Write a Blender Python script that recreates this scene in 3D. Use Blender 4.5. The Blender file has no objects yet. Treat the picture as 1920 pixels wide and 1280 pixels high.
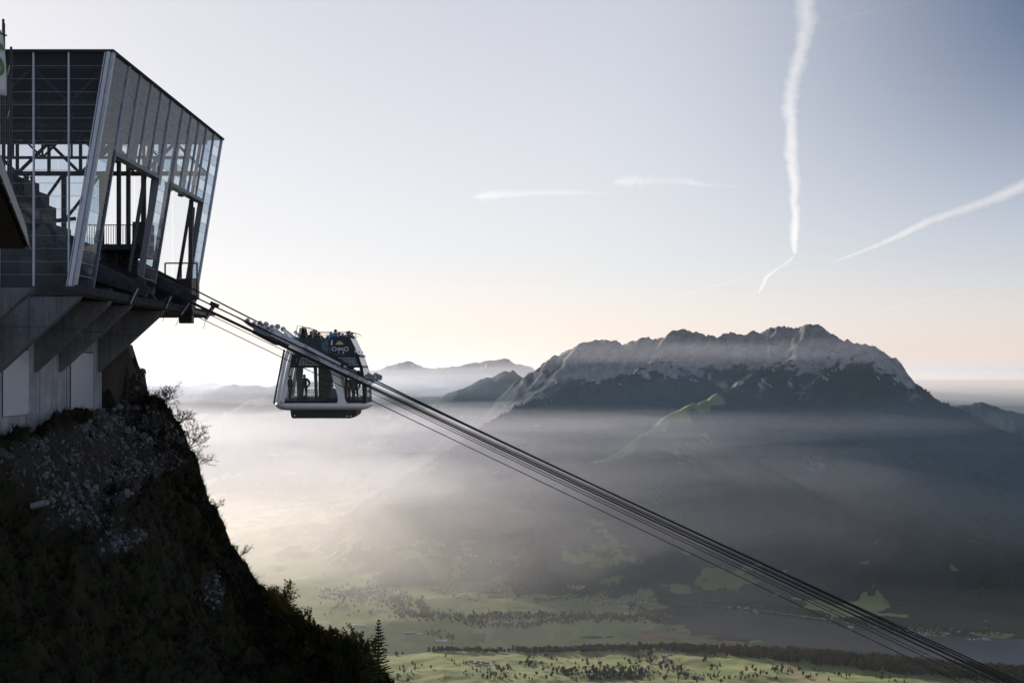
import bpy, bmesh, math, random
import numpy as np
from mathutils import Vector, Matrix
R = math.radians
sc = bpy.context.scene
COL = sc.collection

# ------------------------------------------------------------------ camera
F = 2667.0                       # focal length in photo pixels (50 mm on 36 mm)
cam = bpy.data.cameras.new('camera')
cam.lens = 50.0
cam.sensor_width = 36.0
cam.shift_y = 55.0 / 1920.0      # level camera, horizon a little under the middle
cam.clip_start = 0.5
cam.clip_end = 600000.0
cam_o = bpy.data.objects.new('camera', cam)
COL.objects.link(cam_o)
cam_o.location = (0, 0, 0)
cam_o.rotation_euler = (R(90), 0, 0)
sc.camera = cam_o

def at(px, py, d):
    """the place that lies d metres out behind this point of the photograph"""
    return Vector(((px - 960.0) / F * d, d, (695.0 - py) / F * d))

# ------------------------------------------------------------------ sky and sun
VEIL = 8.3
SUN_AZ, SUN_EL = -31.0, 17.0     # degrees from the view direction, above the horizon
world = bpy.data.worlds.new('World')
sc.world = world
world.use_nodes = True
wn = world.node_tree.nodes
wl = world.node_tree.links
for n in list(wn):
    wn.remove(n)
w_out = wn.new('ShaderNodeOutputWorld')
w_bg = wn.new('ShaderNodeBackground')
w_sky = wn.new('ShaderNodeTexSky')
w_sky.sky_type = 'NISHITA'
w_sky.sun_disc = False
w_sky.sun_elevation = R(SUN_EL)
w_sky.sun_rotation = R(SUN_AZ)
w_sky.altitude = 1800
w_sky.air_density = 1.0
w_sky.dust_density = 0.9
w_sky.ozone_density = 1.0
w_hs = wn.new('ShaderNodeHueSaturation')
w_hs.inputs['Saturation'].default_value = 0.50
w_tint = wn.new('ShaderNodeMix')
w_tint.data_type = 'RGBA'
w_tint.blend_type = 'MULTIPLY'
w_tint.inputs[0].default_value = 1.0
w_tint.inputs[7].default_value = (1.045, 0.965, 0.99, 1)
wl.new(w_sky.outputs[0], w_hs.inputs['Color'])
wl.new(w_hs.outputs[0], w_tint.inputs[6])
# the clear autumn sky deepens away from the sun and upwards from the milky horizon, all the way round
sdir = Vector((math.sin(R(SUN_AZ)) * math.cos(R(SUN_EL)), math.cos(R(SUN_AZ)) * math.cos(R(SUN_EL)), math.sin(R(SUN_EL))))
w_tc = wn.new('ShaderNodeTexCoord')
w_dot = wn.new('ShaderNodeVectorMath'); w_dot.operation = 'DOT_PRODUCT'
w_dot.inputs[1].default_value = sdir
wl.new(w_tc.outputs['Generated'], w_dot.inputs[0])
w_far = wn.new('ShaderNodeMapRange'); w_far.interpolation_type = 'SMOOTHSTEP'
w_far.inputs[1].default_value = math.cos(R(33)); w_far.inputs[2].default_value = math.cos(R(53))
wl.new(w_dot.outputs['Value'], w_far.inputs[0])
w_sep = wn.new('ShaderNodeSeparateXYZ'); wl.new(w_tc.outputs['Generated'], w_sep.inputs[0])
w_up = wn.new('ShaderNodeMapRange'); w_up.interpolation_type = 'SMOOTHSTEP'
w_up.inputs[1].default_value = 0.03; w_up.inputs[2].default_value = 0.27; w_up.inputs[3].default_value = 0.08
wl.new(w_sep.outputs['Z'], w_up.inputs[0])
w_mul = wn.new('ShaderNodeMath'); w_mul.operation = 'MULTIPLY'
w_back = wn.new('ShaderNodeMapRange'); w_back.interpolation_type = 'SMOOTHSTEP'   # and pales again towards the side the sun shines on
w_back.inputs[1].default_value = math.cos(R(122)); w_back.inputs[2].default_value = math.cos(R(72))
wl.new(w_dot.outputs['Value'], w_back.inputs[0])
w_m0 = wn.new('ShaderNodeMath'); w_m0.operation = 'MULTIPLY'
wl.new(w_far.outputs[0], w_m0.inputs[0]); wl.new(w_back.outputs[0], w_m0.inputs[1])
wl.new(w_m0.outputs[0], w_mul.inputs[0]); wl.new(w_up.outputs[0], w_mul.inputs[1])
w_deep = wn.new('ShaderNodeMix'); w_deep.data_type = 'RGBA'; w_deep.blend_type = 'MULTIPLY'
w_deep.inputs[7].default_value = (0.14, 0.225, 0.345, 1)
# thin high veil: the glow round the sun is spread out, so the brightest sky never runs far above the rest
w_den = wn.new('ShaderNodeVectorMath'); w_den.operation = 'ADD'; w_den.inputs[1].default_value = (VEIL, VEIL, VEIL)
w_div = wn.new('ShaderNodeVectorMath'); w_div.operation = 'DIVIDE'
w_scl = wn.new('ShaderNodeVectorMath'); w_scl.operation = 'SCALE'; w_scl.inputs['Scale'].default_value = VEIL * 1.62
wl.new(w_tint.outputs[2], w_den.inputs[0]); wl.new(w_tint.outputs[2], w_div.inputs[0]); wl.new(w_den.outputs[0], w_div.inputs[1]); wl.new(w_div.outputs[0], w_scl.inputs[0])
wl.new(w_mul.outputs[0], w_deep.inputs[0]); wl.new(w_scl.outputs[0], w_deep.inputs[6])
# away from the sun the sky is a purer blue
w_far2 = wn.new('ShaderNodeMapRange'); w_far2.interpolation_type = 'SMOOTHSTEP'
w_far2.inputs[1].default_value = math.cos(R(30)); w_far2.inputs[2].default_value = math.cos(R(80))
wl.new(w_dot.outputs['Value'], w_far2.inputs[0])
w_up2 = wn.new('ShaderNodeMapRange'); w_up2.interpolation_type = 'SMOOTHSTEP'
w_up2.inputs[1].default_value = 0.0; w_up2.inputs[2].default_value = 0.15
wl.new(w_sep.outputs['Z'], w_up2.inputs[0])
w_mul2 = wn.new('ShaderNodeMath'); w_mul2.operation = 'MULTIPLY'
wl.new(w_far2.outputs[0], w_mul2.inputs[0]); wl.new(w_up2.outputs[0], w_mul2.inputs[1])
w_blue = wn.new('ShaderNodeMix'); w_blue.data_type = 'RGBA'; w_blue.blend_type = 'MULTIPLY'
w_blue.inputs[7].default_value = (0.82, 0.955, 1.21, 1)
wl.new(w_mul2.outputs[0], w_blue.inputs[0]); wl.new(w_deep.outputs[2], w_blue.inputs[6])
# warm dust low over the horizon
w_low = wn.new('ShaderNodeMapRange'); w_low.interpolation_type = 'SMOOTHSTEP'
w_low.inputs[1].default_value = 0.085; w_low.inputs[2].default_value = 0.0
wl.new(w_sep.outputs['Z'], w_low.inputs[0])
w_warm = wn.new('ShaderNodeMix'); w_warm.data_type = 'RGBA'; w_warm.blend_type = 'MULTIPLY'
w_warm.inputs[7].default_value = (1.06, 0.945, 0.875, 1)
wl.new(w_low.outputs[0], w_warm.inputs[0]); wl.new(w_blue.outputs[2], w_warm.inputs[6])
wl.new(w_warm.outputs[2], w_bg.inputs['Color'])
w_bg.inputs['Strength'].default_value = 0.075
wl.new(w_bg.outputs[0], w_out.inputs['Surface'])

sun = bpy.data.lights.new('sun', 'SUN')
sun.energy = 3.6
sun.angle = R(0.55)
sun.color = (1.0, 0.91, 0.82)
sun_o = bpy.data.objects.new('sun', sun)
COL.objects.link(sun_o)
sun_o.rotation_euler = sdir.to_track_quat('Z', 'Y').to_euler()
sun_o.location = (-40, 60, 60)

sc.view_settings.view_transform = 'Standard'
sc.view_settings.look = 'None'
sc.view_settings.exposure = 0.74
sc.view_settings.gamma = 1.0
sc.view_settings.use_curve_mapping = False
sc.render.engine = 'CYCLES'
cy = sc.cycles
cy.use_denoising = True
cy.denoiser = 'OPENIMAGEDENOISE'
cy.max_bounces = 8
cy.diffuse_bounces = 3
cy.glossy_bounces = 3
cy.transmission_bounces = 4
cy.transparent_max_bounces = 40
cy.volume_bounces = 2
cy.caustics_reflective = False
cy.caustics_refractive = False
cy.sample_clamp_indirect = 4.0

# ------------------------------------------------------------------ helpers
def tag(o, label=None, cat=None, group=None, kind=None):
    if label: o['label'] = label
    if cat: o['category'] = cat
    if group: o['group'] = group
    if kind: o['kind'] = kind
    return o

def empty(name, loc=(0, 0, 0), rz=0.0, label=None, cat=None, group=None):
    o = bpy.data.objects.new(name, None)
    o.empty_display_size = 0.2
    COL.objects.link(o)
    o.location = loc
    o.rotation_euler = (0, 0, rz)
    return tag(o, label, cat, group)

def link_mesh(name, me, parent=None, mats=()):
    for m in mats:
        me.materials.append(m)
    o = bpy.data.objects.new(name, me)
    COL.objects.link(o)
    if parent is not None:
        o.parent = parent
    return o

class MB:
    """collects boxes, bars, tubes and plates into one bmesh"""
    def __init__(s):
        s.v = []; s.f = []; s.mi = []; s.sm = []
    def add(s, vs, fs, mi=0, smooth=False):
        b = len(s.v)
        s.v.extend([tuple(v) for v in vs])
        for f in fs:
            s.f.append(tuple(i + b for i in f)); s.mi.append(mi); s.sm.append(smooth)
        return s
    def box(s, x0, x1, y0, y1, z0, z1, mi=0):
        vs = [(x, y, z) for z in (z0, z1) for y in (y0, y1) for x in (x0, x1)]
        return s.add(vs, [(0, 2, 3, 1), (4, 5, 7, 6), (0, 1, 5, 4), (2, 6, 7, 3), (0, 4, 6, 2), (1, 3, 7, 5)], mi)
    def bar(s, a, b, w, h, mi=0, up=(0, 0, 1)):
        """square bar from a to b, w across, h along up"""
        a = Vector(a); b = Vector(b); t = (b - a).normalized(); up = Vector(up)
        if abs(t.dot(up)) > 0.99: up = Vector((0, 1, 0))
        n = t.cross(up).normalized(); u = n.cross(t).normalized()
        vs = [p + n * (sx * w / 2) + u * (sy * h / 2) for p in (a, b) for sx, sy in ((-1, -1), (1, -1), (1, 1), (-1, 1))]
        return s.add(vs, [(3, 2, 1, 0), (4, 5, 6, 7), (0, 1, 5, 4), (1, 2, 6, 5), (2, 3, 7, 6), (3, 0, 4, 7)], mi)
    def tube(s, pts, r, n=6, mi=0, caps=True):
        pts = [Vector(p) for p in pts]; m = len(pts)
        rs = r if isinstance(r, (list, tuple)) else [r] * m
        vs = []; prev = None
        for i, p in enumerate(pts):
            t = (pts[min(i + 1, m - 1)] - pts[max(i - 1, 0)]).normalized()
            if prev is None:
                up = Vector((0, 0, 1)) if abs(t.z) < 0.9 else Vector((1, 0, 0))
                nn = t.cross(up).normalized()
            else:
                nn = (prev - t * prev.dot(t)).normalized()
            prev = nn; bb = t.cross(nn)
            for k in range(n):
                a = 2 * math.pi * k / n
                vs.append(p + nn * (math.cos(a) * rs[i]) + bb * (math.sin(a) * rs[i]))
        fs = [(i * n + k, i * n + (k + 1) % n, (i + 1) * n + (k + 1) % n, (i + 1) * n + k) for i in range(m - 1) for k in range(n)]
        s.add(vs, fs, mi, True)
        if caps:
            s.add(vs[:n], [tuple(range(n))[::-1]], mi); s.add(vs[-n:], [tuple(range(n))], mi)
        return s
    def prism(s, poly, axis, a, b, mi=0):
        """flat outline poly (2-D) pushed from a to b along axis; 2-D axes are the two others in order"""
        n = len(poly)
        def P(p, t):
            return (t, p[0], p[1]) if axis == 'x' else (p[0], t, p[1]) if axis == 'y' else (p[0], p[1], t)
        vs = [P(p, a) for p in poly] + [P(p, b) for p in poly]
        fs = [tuple(range(n))[::-1], tuple(range(n, 2 * n))] + [(i, (i + 1) % n, n + (i + 1) % n, n + i) for i in range(n)]
        return s.add(vs, fs, mi)
    def disc(s, c, r, t, axis='y', n=14, mi=0):
        poly = [(math.cos(2 * math.pi * k / n) * r, math.sin(2 * math.pi * k / n) * r) for k in range(n)]
        c = Vector(c)
        off = {'y': (c.x, c.z), 'x': (c.y, c.z), 'z': (c.x, c.y)}[axis]
        base = {'y': c.y, 'x': c.x, 'z': c.z}[axis]
        return s.prism([(p[0] + off[0], p[1] + off[1]) for p in poly], axis, base - t / 2, base + t / 2, mi)
    def build(s, name, mats, parent=None, bevel=0.0):
        me = bpy.data.meshes.new(name)
        me.from_pydata(s.v, [], s.f)
        if not isinstance(mats, (list, tuple)): mats = [mats]
        for m in mats: me.materials.append(m)
        me.polygons.foreach_set('material_index', s.mi)
        me.polygons.foreach_set('use_smooth', s.sm)
        bm = bmesh.new(); bm.from_mesh(me)
        bmesh.ops.recalc_face_normals(bm, faces=bm.faces)
        if bevel > 0:
            bmesh.ops.remove_doubles(bm, verts=bm.verts, dist=1e-5)
            es = [e for e in bm.edges if len(e.link_faces) == 2 and e.calc_face_angle(0) > 0.5]
            bmesh.ops.bevel(bm, geom=es, offset=bevel, segments=1, affect='EDGES', clamp_overlap=True)
        bm.to_mesh(me); bm.free()
        o = bpy.data.objects.new(name, me)
        COL.objects.link(o)
        if parent is not None: o.parent = parent
        return o

def copy_tree(o, parent=None):
    c = o.copy()
    COL.objects.link(c)
    if parent is not None: c.parent = parent
    for ch in list(o.children): copy_tree(ch, c)
    return c

def new_mat(name):
    m = bpy.data.materials.new(name)
    m.use_nodes = True
    nt = m.node_tree
    for n in list(nt.nodes): nt.nodes.remove(n)
    out = nt.nodes.new('ShaderNodeOutputMaterial')
    return m, nt, out

def simple_mat(name, col, rough=0.6, metal=0.0, var=0.15, scale=8.0, bump=0.0, spec=0.5, streak=False):
    """principled surface with a noise that shifts its colour a little"""
    m, nt, out = new_mat(name)
    N = nt.nodes.new; L = nt.links.new
    b = N('ShaderNodeBsdfPrincipled')
    b.inputs['Roughness'].default_value = rough
    b.inputs['Metallic'].default_value = metal
    b.inputs['Specular IOR Level'].default_value = spec
    tc = N('ShaderNodeTexCoord')
    nz = N('ShaderNodeTexNoise'); nz.inputs['Scale'].default_value = scale; nz.inputs['Detail'].default_value = 5
    if streak:
        mp = N('ShaderNodeMapping'); mp.inputs['Scale'].default_value = (1, 1, 0.12)
        L(tc.outputs['Object'], mp.inputs[0]); L(mp.outputs[0], nz.inputs['Vector'])
    else:
        L(tc.outputs['Object'], nz.inputs['Vector'])
    rp = N('ShaderNodeValToRGB')
    rp.color_ramp.elements[0].position = 0.3; rp.color_ramp.elements[1].position = 0.7
    rp.color_ramp.elements[0].color = tuple(c * (1 - var) for c in col) + (1,)
    rp.color_ramp.elements[1].color = tuple(min(1, c * (1 + var)) for c in col) + (1,)
    L(nz.outputs['Fac'], rp.inputs[0]); L(rp.outputs[0], b.inputs['Base Color'])
    if bump > 0:
        bp = N('ShaderNodeBump'); bp.inputs['Strength'].default_value = bump; bp.inputs['Distance'].default_value = 0.05
        L(nz.outputs['Fac'], bp.inputs['Height']); L(bp.outputs[0], b.inputs['Normal'])
    L(b.outputs[0], out.inputs['Surface'])
    return m

def volume_mat(name, density, g, col=(1, 1, 1), absorb=None):
    m, nt, out = new_mat(name)
    v = nt.nodes.new('ShaderNodeVolumePrincipled')
    v.inputs['Density'].default_value = density
    v.inputs['Anisotropy'].default_value = g
    v.inputs['Color'].default_value = (*col, 1)
    v.inputs['Density Attribute'].default_value = ''
    v.inputs['Color Attribute'].default_value = ''
    v.inputs['Temperature Attribute'].default_value = ''
    nt.links.new(v.outputs[0], out.inputs['Volume'])
    m.cycles.homogeneous_volume = True
    return m

_rng = np.random.RandomState(7)
_P = np.tile(_rng.permutation(256), 3)
_GA = np.linspace(0, 2 * np.pi, 256, endpoint=False)[_rng.permutation(256)]
_GX, _GY = np.cos(_GA), np.sin(_GA)
def pnoise(x, y, seed=0):
    x = np.asarray(x, float) + seed * 17.31; y = np.asarray(y, float) + seed * 9.73
    xf = np.floor(x); yf = np.floor(y)
    xi = xf.astype(int) & 255; yi = yf.astype(int) & 255
    u = x - xf; v = y - yf
    def g(ix, iy, dx, dy):
        h = _P[_P[ix & 255] + (iy & 255)]
        return _GX[h] * dx + _GY[h] * dy
    su = u * u * u * (u * (u * 6 - 15) + 10); sv = v * v * v * (v * (v * 6 - 15) + 10)
    a = g(xi, yi, u, v); b = g(xi + 1, yi, u - 1, v)
    c = g(xi, yi + 1, u, v - 1); d = g(xi + 1, yi + 1, u - 1, v - 1)
    return 1.5 * ((a + su * (b - a)) * (1 - sv) + (c + su * (d - c)) * sv)
def fbm(x, y, o=5, seed=0, gain=0.5):
    t = 0; a = 1.0
    for i in range(o):
        t = t + a * pnoise(x, y, seed + i); x = x * 2.03; y = y * 2.03; a *= gain
    return t
def ridged(x, y, o=5, seed=0, gain=0.5):
    t = 0; a = 1.0
    for i in range(o):
        t = t + a * (1 - np.abs(pnoise(x, y, seed + i)) * 1.6); x = x * 2.03; y = y * 2.03; a *= gain
    return t / 2.0
def sstep(a, b, x):
    t = np.clip((x - a) / (b - a), 0, 1)
    return t * t * (3 - 2 * t)

# ------------------------------------------------------------------ valley, mountains, lake
FLOOR = -1416.0
def nodes(*pts):
    return np.array([tuple(at(*p)) for p in pts])

def ridge(x, y, pl, s1, c, s2, wob, seed, side=None):
    """height of a ridge whose crest is the polyline pl: slope s1 for the first c metres, s2 beyond"""
    best = np.full(x.shape, -1e9)
    wobn = 1 + wob * fbm(x / 900.0, y / 900.0, 3, seed)
    for i in range(len(pl) - 1):
        a, b = pl[i], pl[i + 1]
        dx, dy = b[0] - a[0], b[1] - a[1]
        L2 = dx * dx + dy * dy + 1e-9
        t = np.clip(((x - a[0]) * dx + (y - a[1]) * dy) / L2, 0, 1)
        d = np.hypot(x - a[0] - t * dx, y - a[1] - t * dy) * wobn
        h = a[2] + t * (b[2] - a[2]) - s1 * np.minimum(d, c) - s2 * np.maximum(d - c, 0)
        best = np.maximum(best, h)
    return best

CREST = nodes((940, 735, 13800), (985, 701, 13700), (1000, 691, 13600), (1060, 655, 13500), (1100, 638, 13400), (1125, 632, 13400), (1150, 633, 13300),
              (1167, 643, 13200), (1200, 634, 13100), (1235, 633, 13000), (1255, 623, 12900), (1283, 615, 12800), (1310, 622, 12700),
              (1325, 628, 12700), (1345, 624, 12600), (1365, 618, 12600), (1390, 620, 12500), (1410, 617, 12500), (1440, 616, 12400),
              (1460, 612, 12300), (1500, 612, 12200), (1515, 608, 12100), (1533, 605, 12100), (1545, 612, 12000), (1555, 624, 12000),
              (1575, 630, 11900), (1582, 635, 11900), (1592, 637, 11900), (1625, 635, 11800), (1640, 640, 11800), (1655, 656, 11800),
              (1680, 677, 11800), (1690, 697, 11800), (1720, 714, 11700), (1750, 741, 11600), (1780, 762, 11500), (1800, 777, 11500),
              (1850, 812, 11300), (1900, 850, 11000), (2000, 915, 10500), (2200, 1010, 9800), (2500, 1090, 9200))
def jagged(pl, step, amp, seed):
    """the same crest with small teeth and notches between its nodes"""
    rs = np.random.RandomState(seed); out = [pl[0]]
    for a, b in zip(pl[:-1], pl[1:]):
        n = max(1, int(np.linalg.norm(b - a) / step))
        for i in range(1, n + 1):
            p = a + (b - a) * i / n; p = p + np.array([0, rs.normal(0, 22), 0])
            if p[2] > -140: p = p + np.array([0, 0, rs.normal(0, amp)])
            out.append(p)
    return np.array(out)
CREST = jagged(CREST, 62.0, 8.0, 5)
SPURS = [
    (nodes((1250, 668, 12100), (1190, 690, 11700), (1130, 708, 11400), (1080, 722, 11100), (1000, 750, 10800), (940, 780, 10600), (880, 822, 10300), (800, 900, 9900), (700, 1000, 9500)), .62, 90, .66),
    (nodes((1500, 660, 12000), (1420, 700, 11500), (1335, 740, 10900), (1275, 768, 10500), (1215, 806, 10250), (1130, 852, 10000), (1050, 905, 9700), (900, 990, 9300), (740, 1060, 9000)), .5, 60, .62),
    (nodes((1560, 660, 11800), (1500, 760, 10900), (1440, 850, 10100), (1380, 930, 9600), (1300, 1020, 9200)), .8, 60, .6),
    (nodes((1640, 690, 11600), (1600, 770, 10900), (1560, 860, 10200), (1530, 960, 9600), (1500, 1060, 9100)), .8, 60, .6),
    (nodes((1740, 760, 11400), (1730, 830, 10500), (1720, 920, 9700), (1700, 1020, 9000)), .7, 60, .58),
    (nodes((1880, 850, 10900), (1860, 920, 10000), (1850, 1000, 9200), (1860, 1090, 8500)), .6, 60, .55),
    (nodes((2100, 970, 10000), (2050, 1050, 9000), (2000, 1120, 8300)), .6, 60, .5),
]
HILLS = [
    (nodes((800, 800, 14500), (830, 746, 14500), (870, 726, 14500), (900, 711, 14500), (945, 699, 14500), (963, 696, 14500), (980, 709, 14500), (1010, 722, 14600), (1060, 730, 14700)), .55, 100, .5),
    (nodes((640, 702, 26000), (690, 690, 26000), (725, 680, 26000), (765, 672, 26000), (800, 680, 26000), (832, 689, 26000)), .5, 300, .35),
    (nodes((825, 690, 22000), (860, 683, 22000), (920, 672, 22000), (945, 669, 22000), (975, 680, 22000), (1000, 700, 22000), (1050, 730, 22000)), .5, 300, .4),
    (nodes((290, 712, 40000), (325, 699, 40000), (345, 695, 40000), (388, 695, 40000), (402, 710, 40000), (440, 718, 40000)), .5, 300, .3),
    (nodes((100, 735, 24000), (280, 718, 24000), (330, 722, 24000), (420, 726, 24000), (560, 716, 24000), (700, 712, 24000), (760, 720, 24000)), .4, 200, .3),
    (nodes((300, 770, 17000), (345, 742, 17000), (400, 722, 17000), (436, 713, 17000), (452, 716, 17000), (475, 716, 17000), (510, 722, 17000), (560, 714, 17000), (640, 738, 17000), (720, 760, 17000)), .5, 100, .42),
    (nodes((425, 775, 15500), (450, 752, 15500), (480, 742, 15500), (530, 736, 15500), (600, 742, 15500), (680, 770, 15500)), .5, 100, .45),
    (nodes((700, 780, 18500), (740, 742, 18500), (800, 733, 18500), (850, 722, 18500), (900, 735, 18500), (940, 760, 18500)), .45, 100, .42),
    (nodes((1700, 790, 15000), (1780, 758, 15000), (1805, 754, 15000), (1830, 753, 15000), (1880, 764, 15000), (1920, 776, 15000), (2050, 790, 15000), (2300, 830, 15000)), .4, 200, .3),
    (nodes((-800, 760, 16000), (-300, 720, 16000), (100, 740, 16000), (260, 775, 16000)), .5, 100, .4),
]
LAKE = np.array([tuple(at(px, py, -FLOOR * F / (py - 695)))[:2] for px, py in (
    (1222, 1141), (1290, 1137), (1361, 1137), (1425, 1147), (1500, 1159), (1612, 1177), (1690, 1189), (1760, 1192), (1856, 1195), (1930, 1198), (2100, 1205), (2500, 1215),
    (2600, 1330), (2100, 1315), (1800, 1300), (1600, 1268), (1500, 1240), (1428, 1217), (1400, 1207), (1440, 1199), (1387, 1194), (1330, 1188), (1300, 1190), (1290, 1178), (1246, 1172), (1225, 1160))])
def poly_sd(x, y, P):
    """signed distance to polygon P, negative inside"""
    d = np.full(x.shape, 1e18); ins = np.zeros(x.shape, bool)
    n = len(P)
    for i in range(n):
        a, b = P[i], P[(i + 1) % n]
        dx, dy = b - a
        t = np.clip(((x - a[0]) * dx + (y - a[1]) * dy) / (dx * dx + dy * dy), 0, 1)
        d = np.minimum(d, (x - a[0] - t * dx) ** 2 + (y - a[1] - t * dy) ** 2)
        if dy != 0:
            c = ((a[1] > y) != (b[1] > y)) & (x < dx * (y - a[1]) / dy + a[0])
            ins ^= c
    d = np.sqrt(d)
    return np.where(ins, -d, d)

def near_hill(x, y):
    """the meadow ridge this side of the lake"""
    px = 960 + x / y * F
    crest_y = np.interp(px, [300, 740, 830, 1000, 1240, 1500, 1700, 1920, 2400], [1235, 1228, 1219, 1222, 1214, 1226, 1243, 1262, 1300])
    dist = np.interp(px, [300, 740, 1240, 1920, 2400], [5750, 5750, 5800, 5500, 5300])
    top = (695 - crest_y) / F * dist
    back = np.maximum(y - dist, 0); front = np.maximum(dist - y, 0)
    h = top - back * 0.52 - np.where(front > 0, front * 0.012 + np.maximum(front - 760, 0) * 0.30, 0)
    bumps = 12 * fbm(x / 420.0, y / 330.0, 4, 61) + 2.5 * fbm(x / 90.0, y / 80.0, 2, 65)
    return h + bumps * sstep(0, 120, front)

def height(x, y, detail=True):
    x = np.asarray(x, float); y = np.asarray(y, float)
    h = np.full(x.shape, -1e9)
    k = 14.0
    h = ridge(x, y, CREST, 1.15, 330, 0.56, .16, 3)
    for i, (pl, s1, c, s2) in enumerate(SPURS):
        r = ridge(x, y, pl, s1, c, s2, .2, 11 + i)
        h = k * np.logaddexp(h / k, r / k)
    for i, (pl, s1, c, s2) in enumerate(HILLS):
        r = ridge(x, y, pl, s1, c, s2, .2, 31 + i)
        h = k * np.logaddexp(h / k, r / k)
    up = np.clip((h - FLOOR) / 300.0, 0, 1)
    # gentle meadow fans at the foot of the mountain on the left
    fan = FLOOR + 3 + 420 * np.exp(-(((x + 300) / 2000.0) ** 2 + ((y - 11800) / 2300.0) ** 2)) * (1 + .35 * fbm(x / 700, y / 700, 4, 77))
    h = k * np.logaddexp(h / k, fan / k)
    if detail:
        g = (ridged(x / 780.0, y / 780.0, 5, 5) - 0.62)
        h = h + up * (95 * g) * sstep(-1380, -900, h) * np.clip(1.15 - sstep(150, 450, h) * .65, 0.2, 1)
        h = h + 15 * (ridged(x / 230.0, y / 230.0, 4, 15) - .6) * sstep(-350, 60, h)
        h = h + 30 * (ridged(x / 95.0, y / 95.0, 3, 25) - .6) * sstep(-250, 80, h)
        h = h + up * (16 * fbm(x / 140.0, y / 140.0, 4, 21))
    fl = FLOOR + 3.0 + 2.5 * fbm(x / 900.0, y / 900.0, 3, 51)
    h = np.maximum(h, fl)
    h = np.maximum(h, near_hill(x, y))
    sd = poly_sd(x, y, LAKE)
    h = np.where((sd < 120) & (h < FLOOR + 60), FLOOR + np.clip(sd / 25.0, -4, 1e9) * 1.0 + np.where(sd > 0, (h - FLOOR) * sstep(0, 120, sd), 0), h)
    return h

# polar grid round the viewpoint
NA = 980
phi = np.radians(np.linspace(-33, 31, NA))
rr = np.concatenate([np.geomspace(2600, 4800, 26, endpoint=False), np.linspace(4800, 6400, 120, endpoint=False), np.linspace(6400, 9000, 90, endpoint=False),
                     np.linspace(9000, 13900, 230, endpoint=False), np.geomspace(13900, 30000, 90, endpoint=False), np.geomspace(30000, 240000, 30)])
NR = len(rr)
GX = rr[:, None] * np.sin(phi)[None, :]
GY = rr[:, None] * np.cos(phi)[None, :]
GZ = height(GX, GY)
GZ[rr > 42000] = np.minimum(GZ[rr > 42000], FLOOR + 200)
# slope, for where the rock, meadow and wood lie
dzr = np.gradient(GZ, axis=0) / np.gradient(rr)[:, None]
dza = np.gradient(GZ, axis=1) / (np.gradient(phi)[None, :] * rr[:, None])
sx_, sy_ = dzr, dza
slope = np.hypot(sx_, sy_)
n1 = fbm(GX / 620.0, GY / 620.0, 5, 91); n2 = fbm(GX / 210.0, GY / 210.0, 4, 97); n3 = fbm(GX / 75.0, GY / 75.0, 3, 103)
alt = GZ
forest = sstep(-.07, .07, n1 * .42 + n2 * .42 + n3 * .22 + (slope - .50) * .9 + .06 + .50 * sstep(-1150, -900, alt) + .45 * sstep(700, 1500, GX) * sstep(-1300, -1150, alt) * (GY > 8800)) * sstep(-1400, -1340, alt) * (1 - sstep(-60, 110, alt + 120 * n1 + 60 * n2))
hillm = (GY < 6600) & (alt > -1330)
forest = np.where(hillm, sstep(.26, .5, n1 * .5 + n2 * .35) * .25, forest)
flatf = (alt < -1395) & ~hillm
forest = np.where(flatf, sstep(.34, .46, n1 * .45 + n2 * .3) * .8, forest)
forest = np.where((GX > 750) & (GY > 7000) & ~hillm, np.maximum(forest, sstep(-.12, .12, n1 * .5 + n2 * .35 + .0001 * (GX - 1200))), forest)
forest = np.where(GY > 19000, np.maximum(forest, .9), forest)
rock = sstep(1.05, 1.4, slope + .5 * n2) * sstep(-260, -30, alt)
rock = np.maximum(rock, sstep(0, 170, alt + 170 * n1 + 240 * (slope - .7)) * sstep(.42, .7, slope + .2 * n3))
px_ = 960 + GX / GY * F; py_ = 695 - GZ / GY * F
for (cx, cyy, rx, ry) in ((1290, 845, 42, 30), (1325, 825, 16, 14), (1525, 872, 26, 26), (1420, 745, 10, 12), (1700, 745, 24, 12), (1510, 735, 26, 22)):
    q = np.hypot((px_ - cx) / rx, (py_ - cyy) / ry) + .55 * n2 + .45 * n3
    rock = np.maximum(rock, (1 - sstep(.7, 1.0, q)) * (GY > 9000) * (GY < 12500) * (.36 + .2 * n3))
for pl_, wd in ((SPURS[1][0][2:6], 105),):     # the mown crest of the spur stays meadow
    dd = np.full(GX.shape, 1e9)
    for i in range(len(pl_) - 1):
        a, b = pl_[i], pl_[i + 1]; dx, dy = b[0] - a[0], b[1] - a[1]
        t = np.clip(((GX - a[0]) * dx + (GY - a[1]) * dy) / (dx * dx + dy * dy), 0, 1)
        dd = np.minimum(dd, np.hypot(GX - a[0] - t * dx, GY - a[1] - t * dy))
    keep = sstep(wd * .5, wd, dd + 70 * n2)
    forest = forest * keep; rock = rock * keep
rock = np.clip(rock, 0, 1); forest = np.clip(forest * (1 - rock), 0, 1)
fieldm = np.where((alt < -1330) | hillm, 1.0, 0.0)

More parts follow.
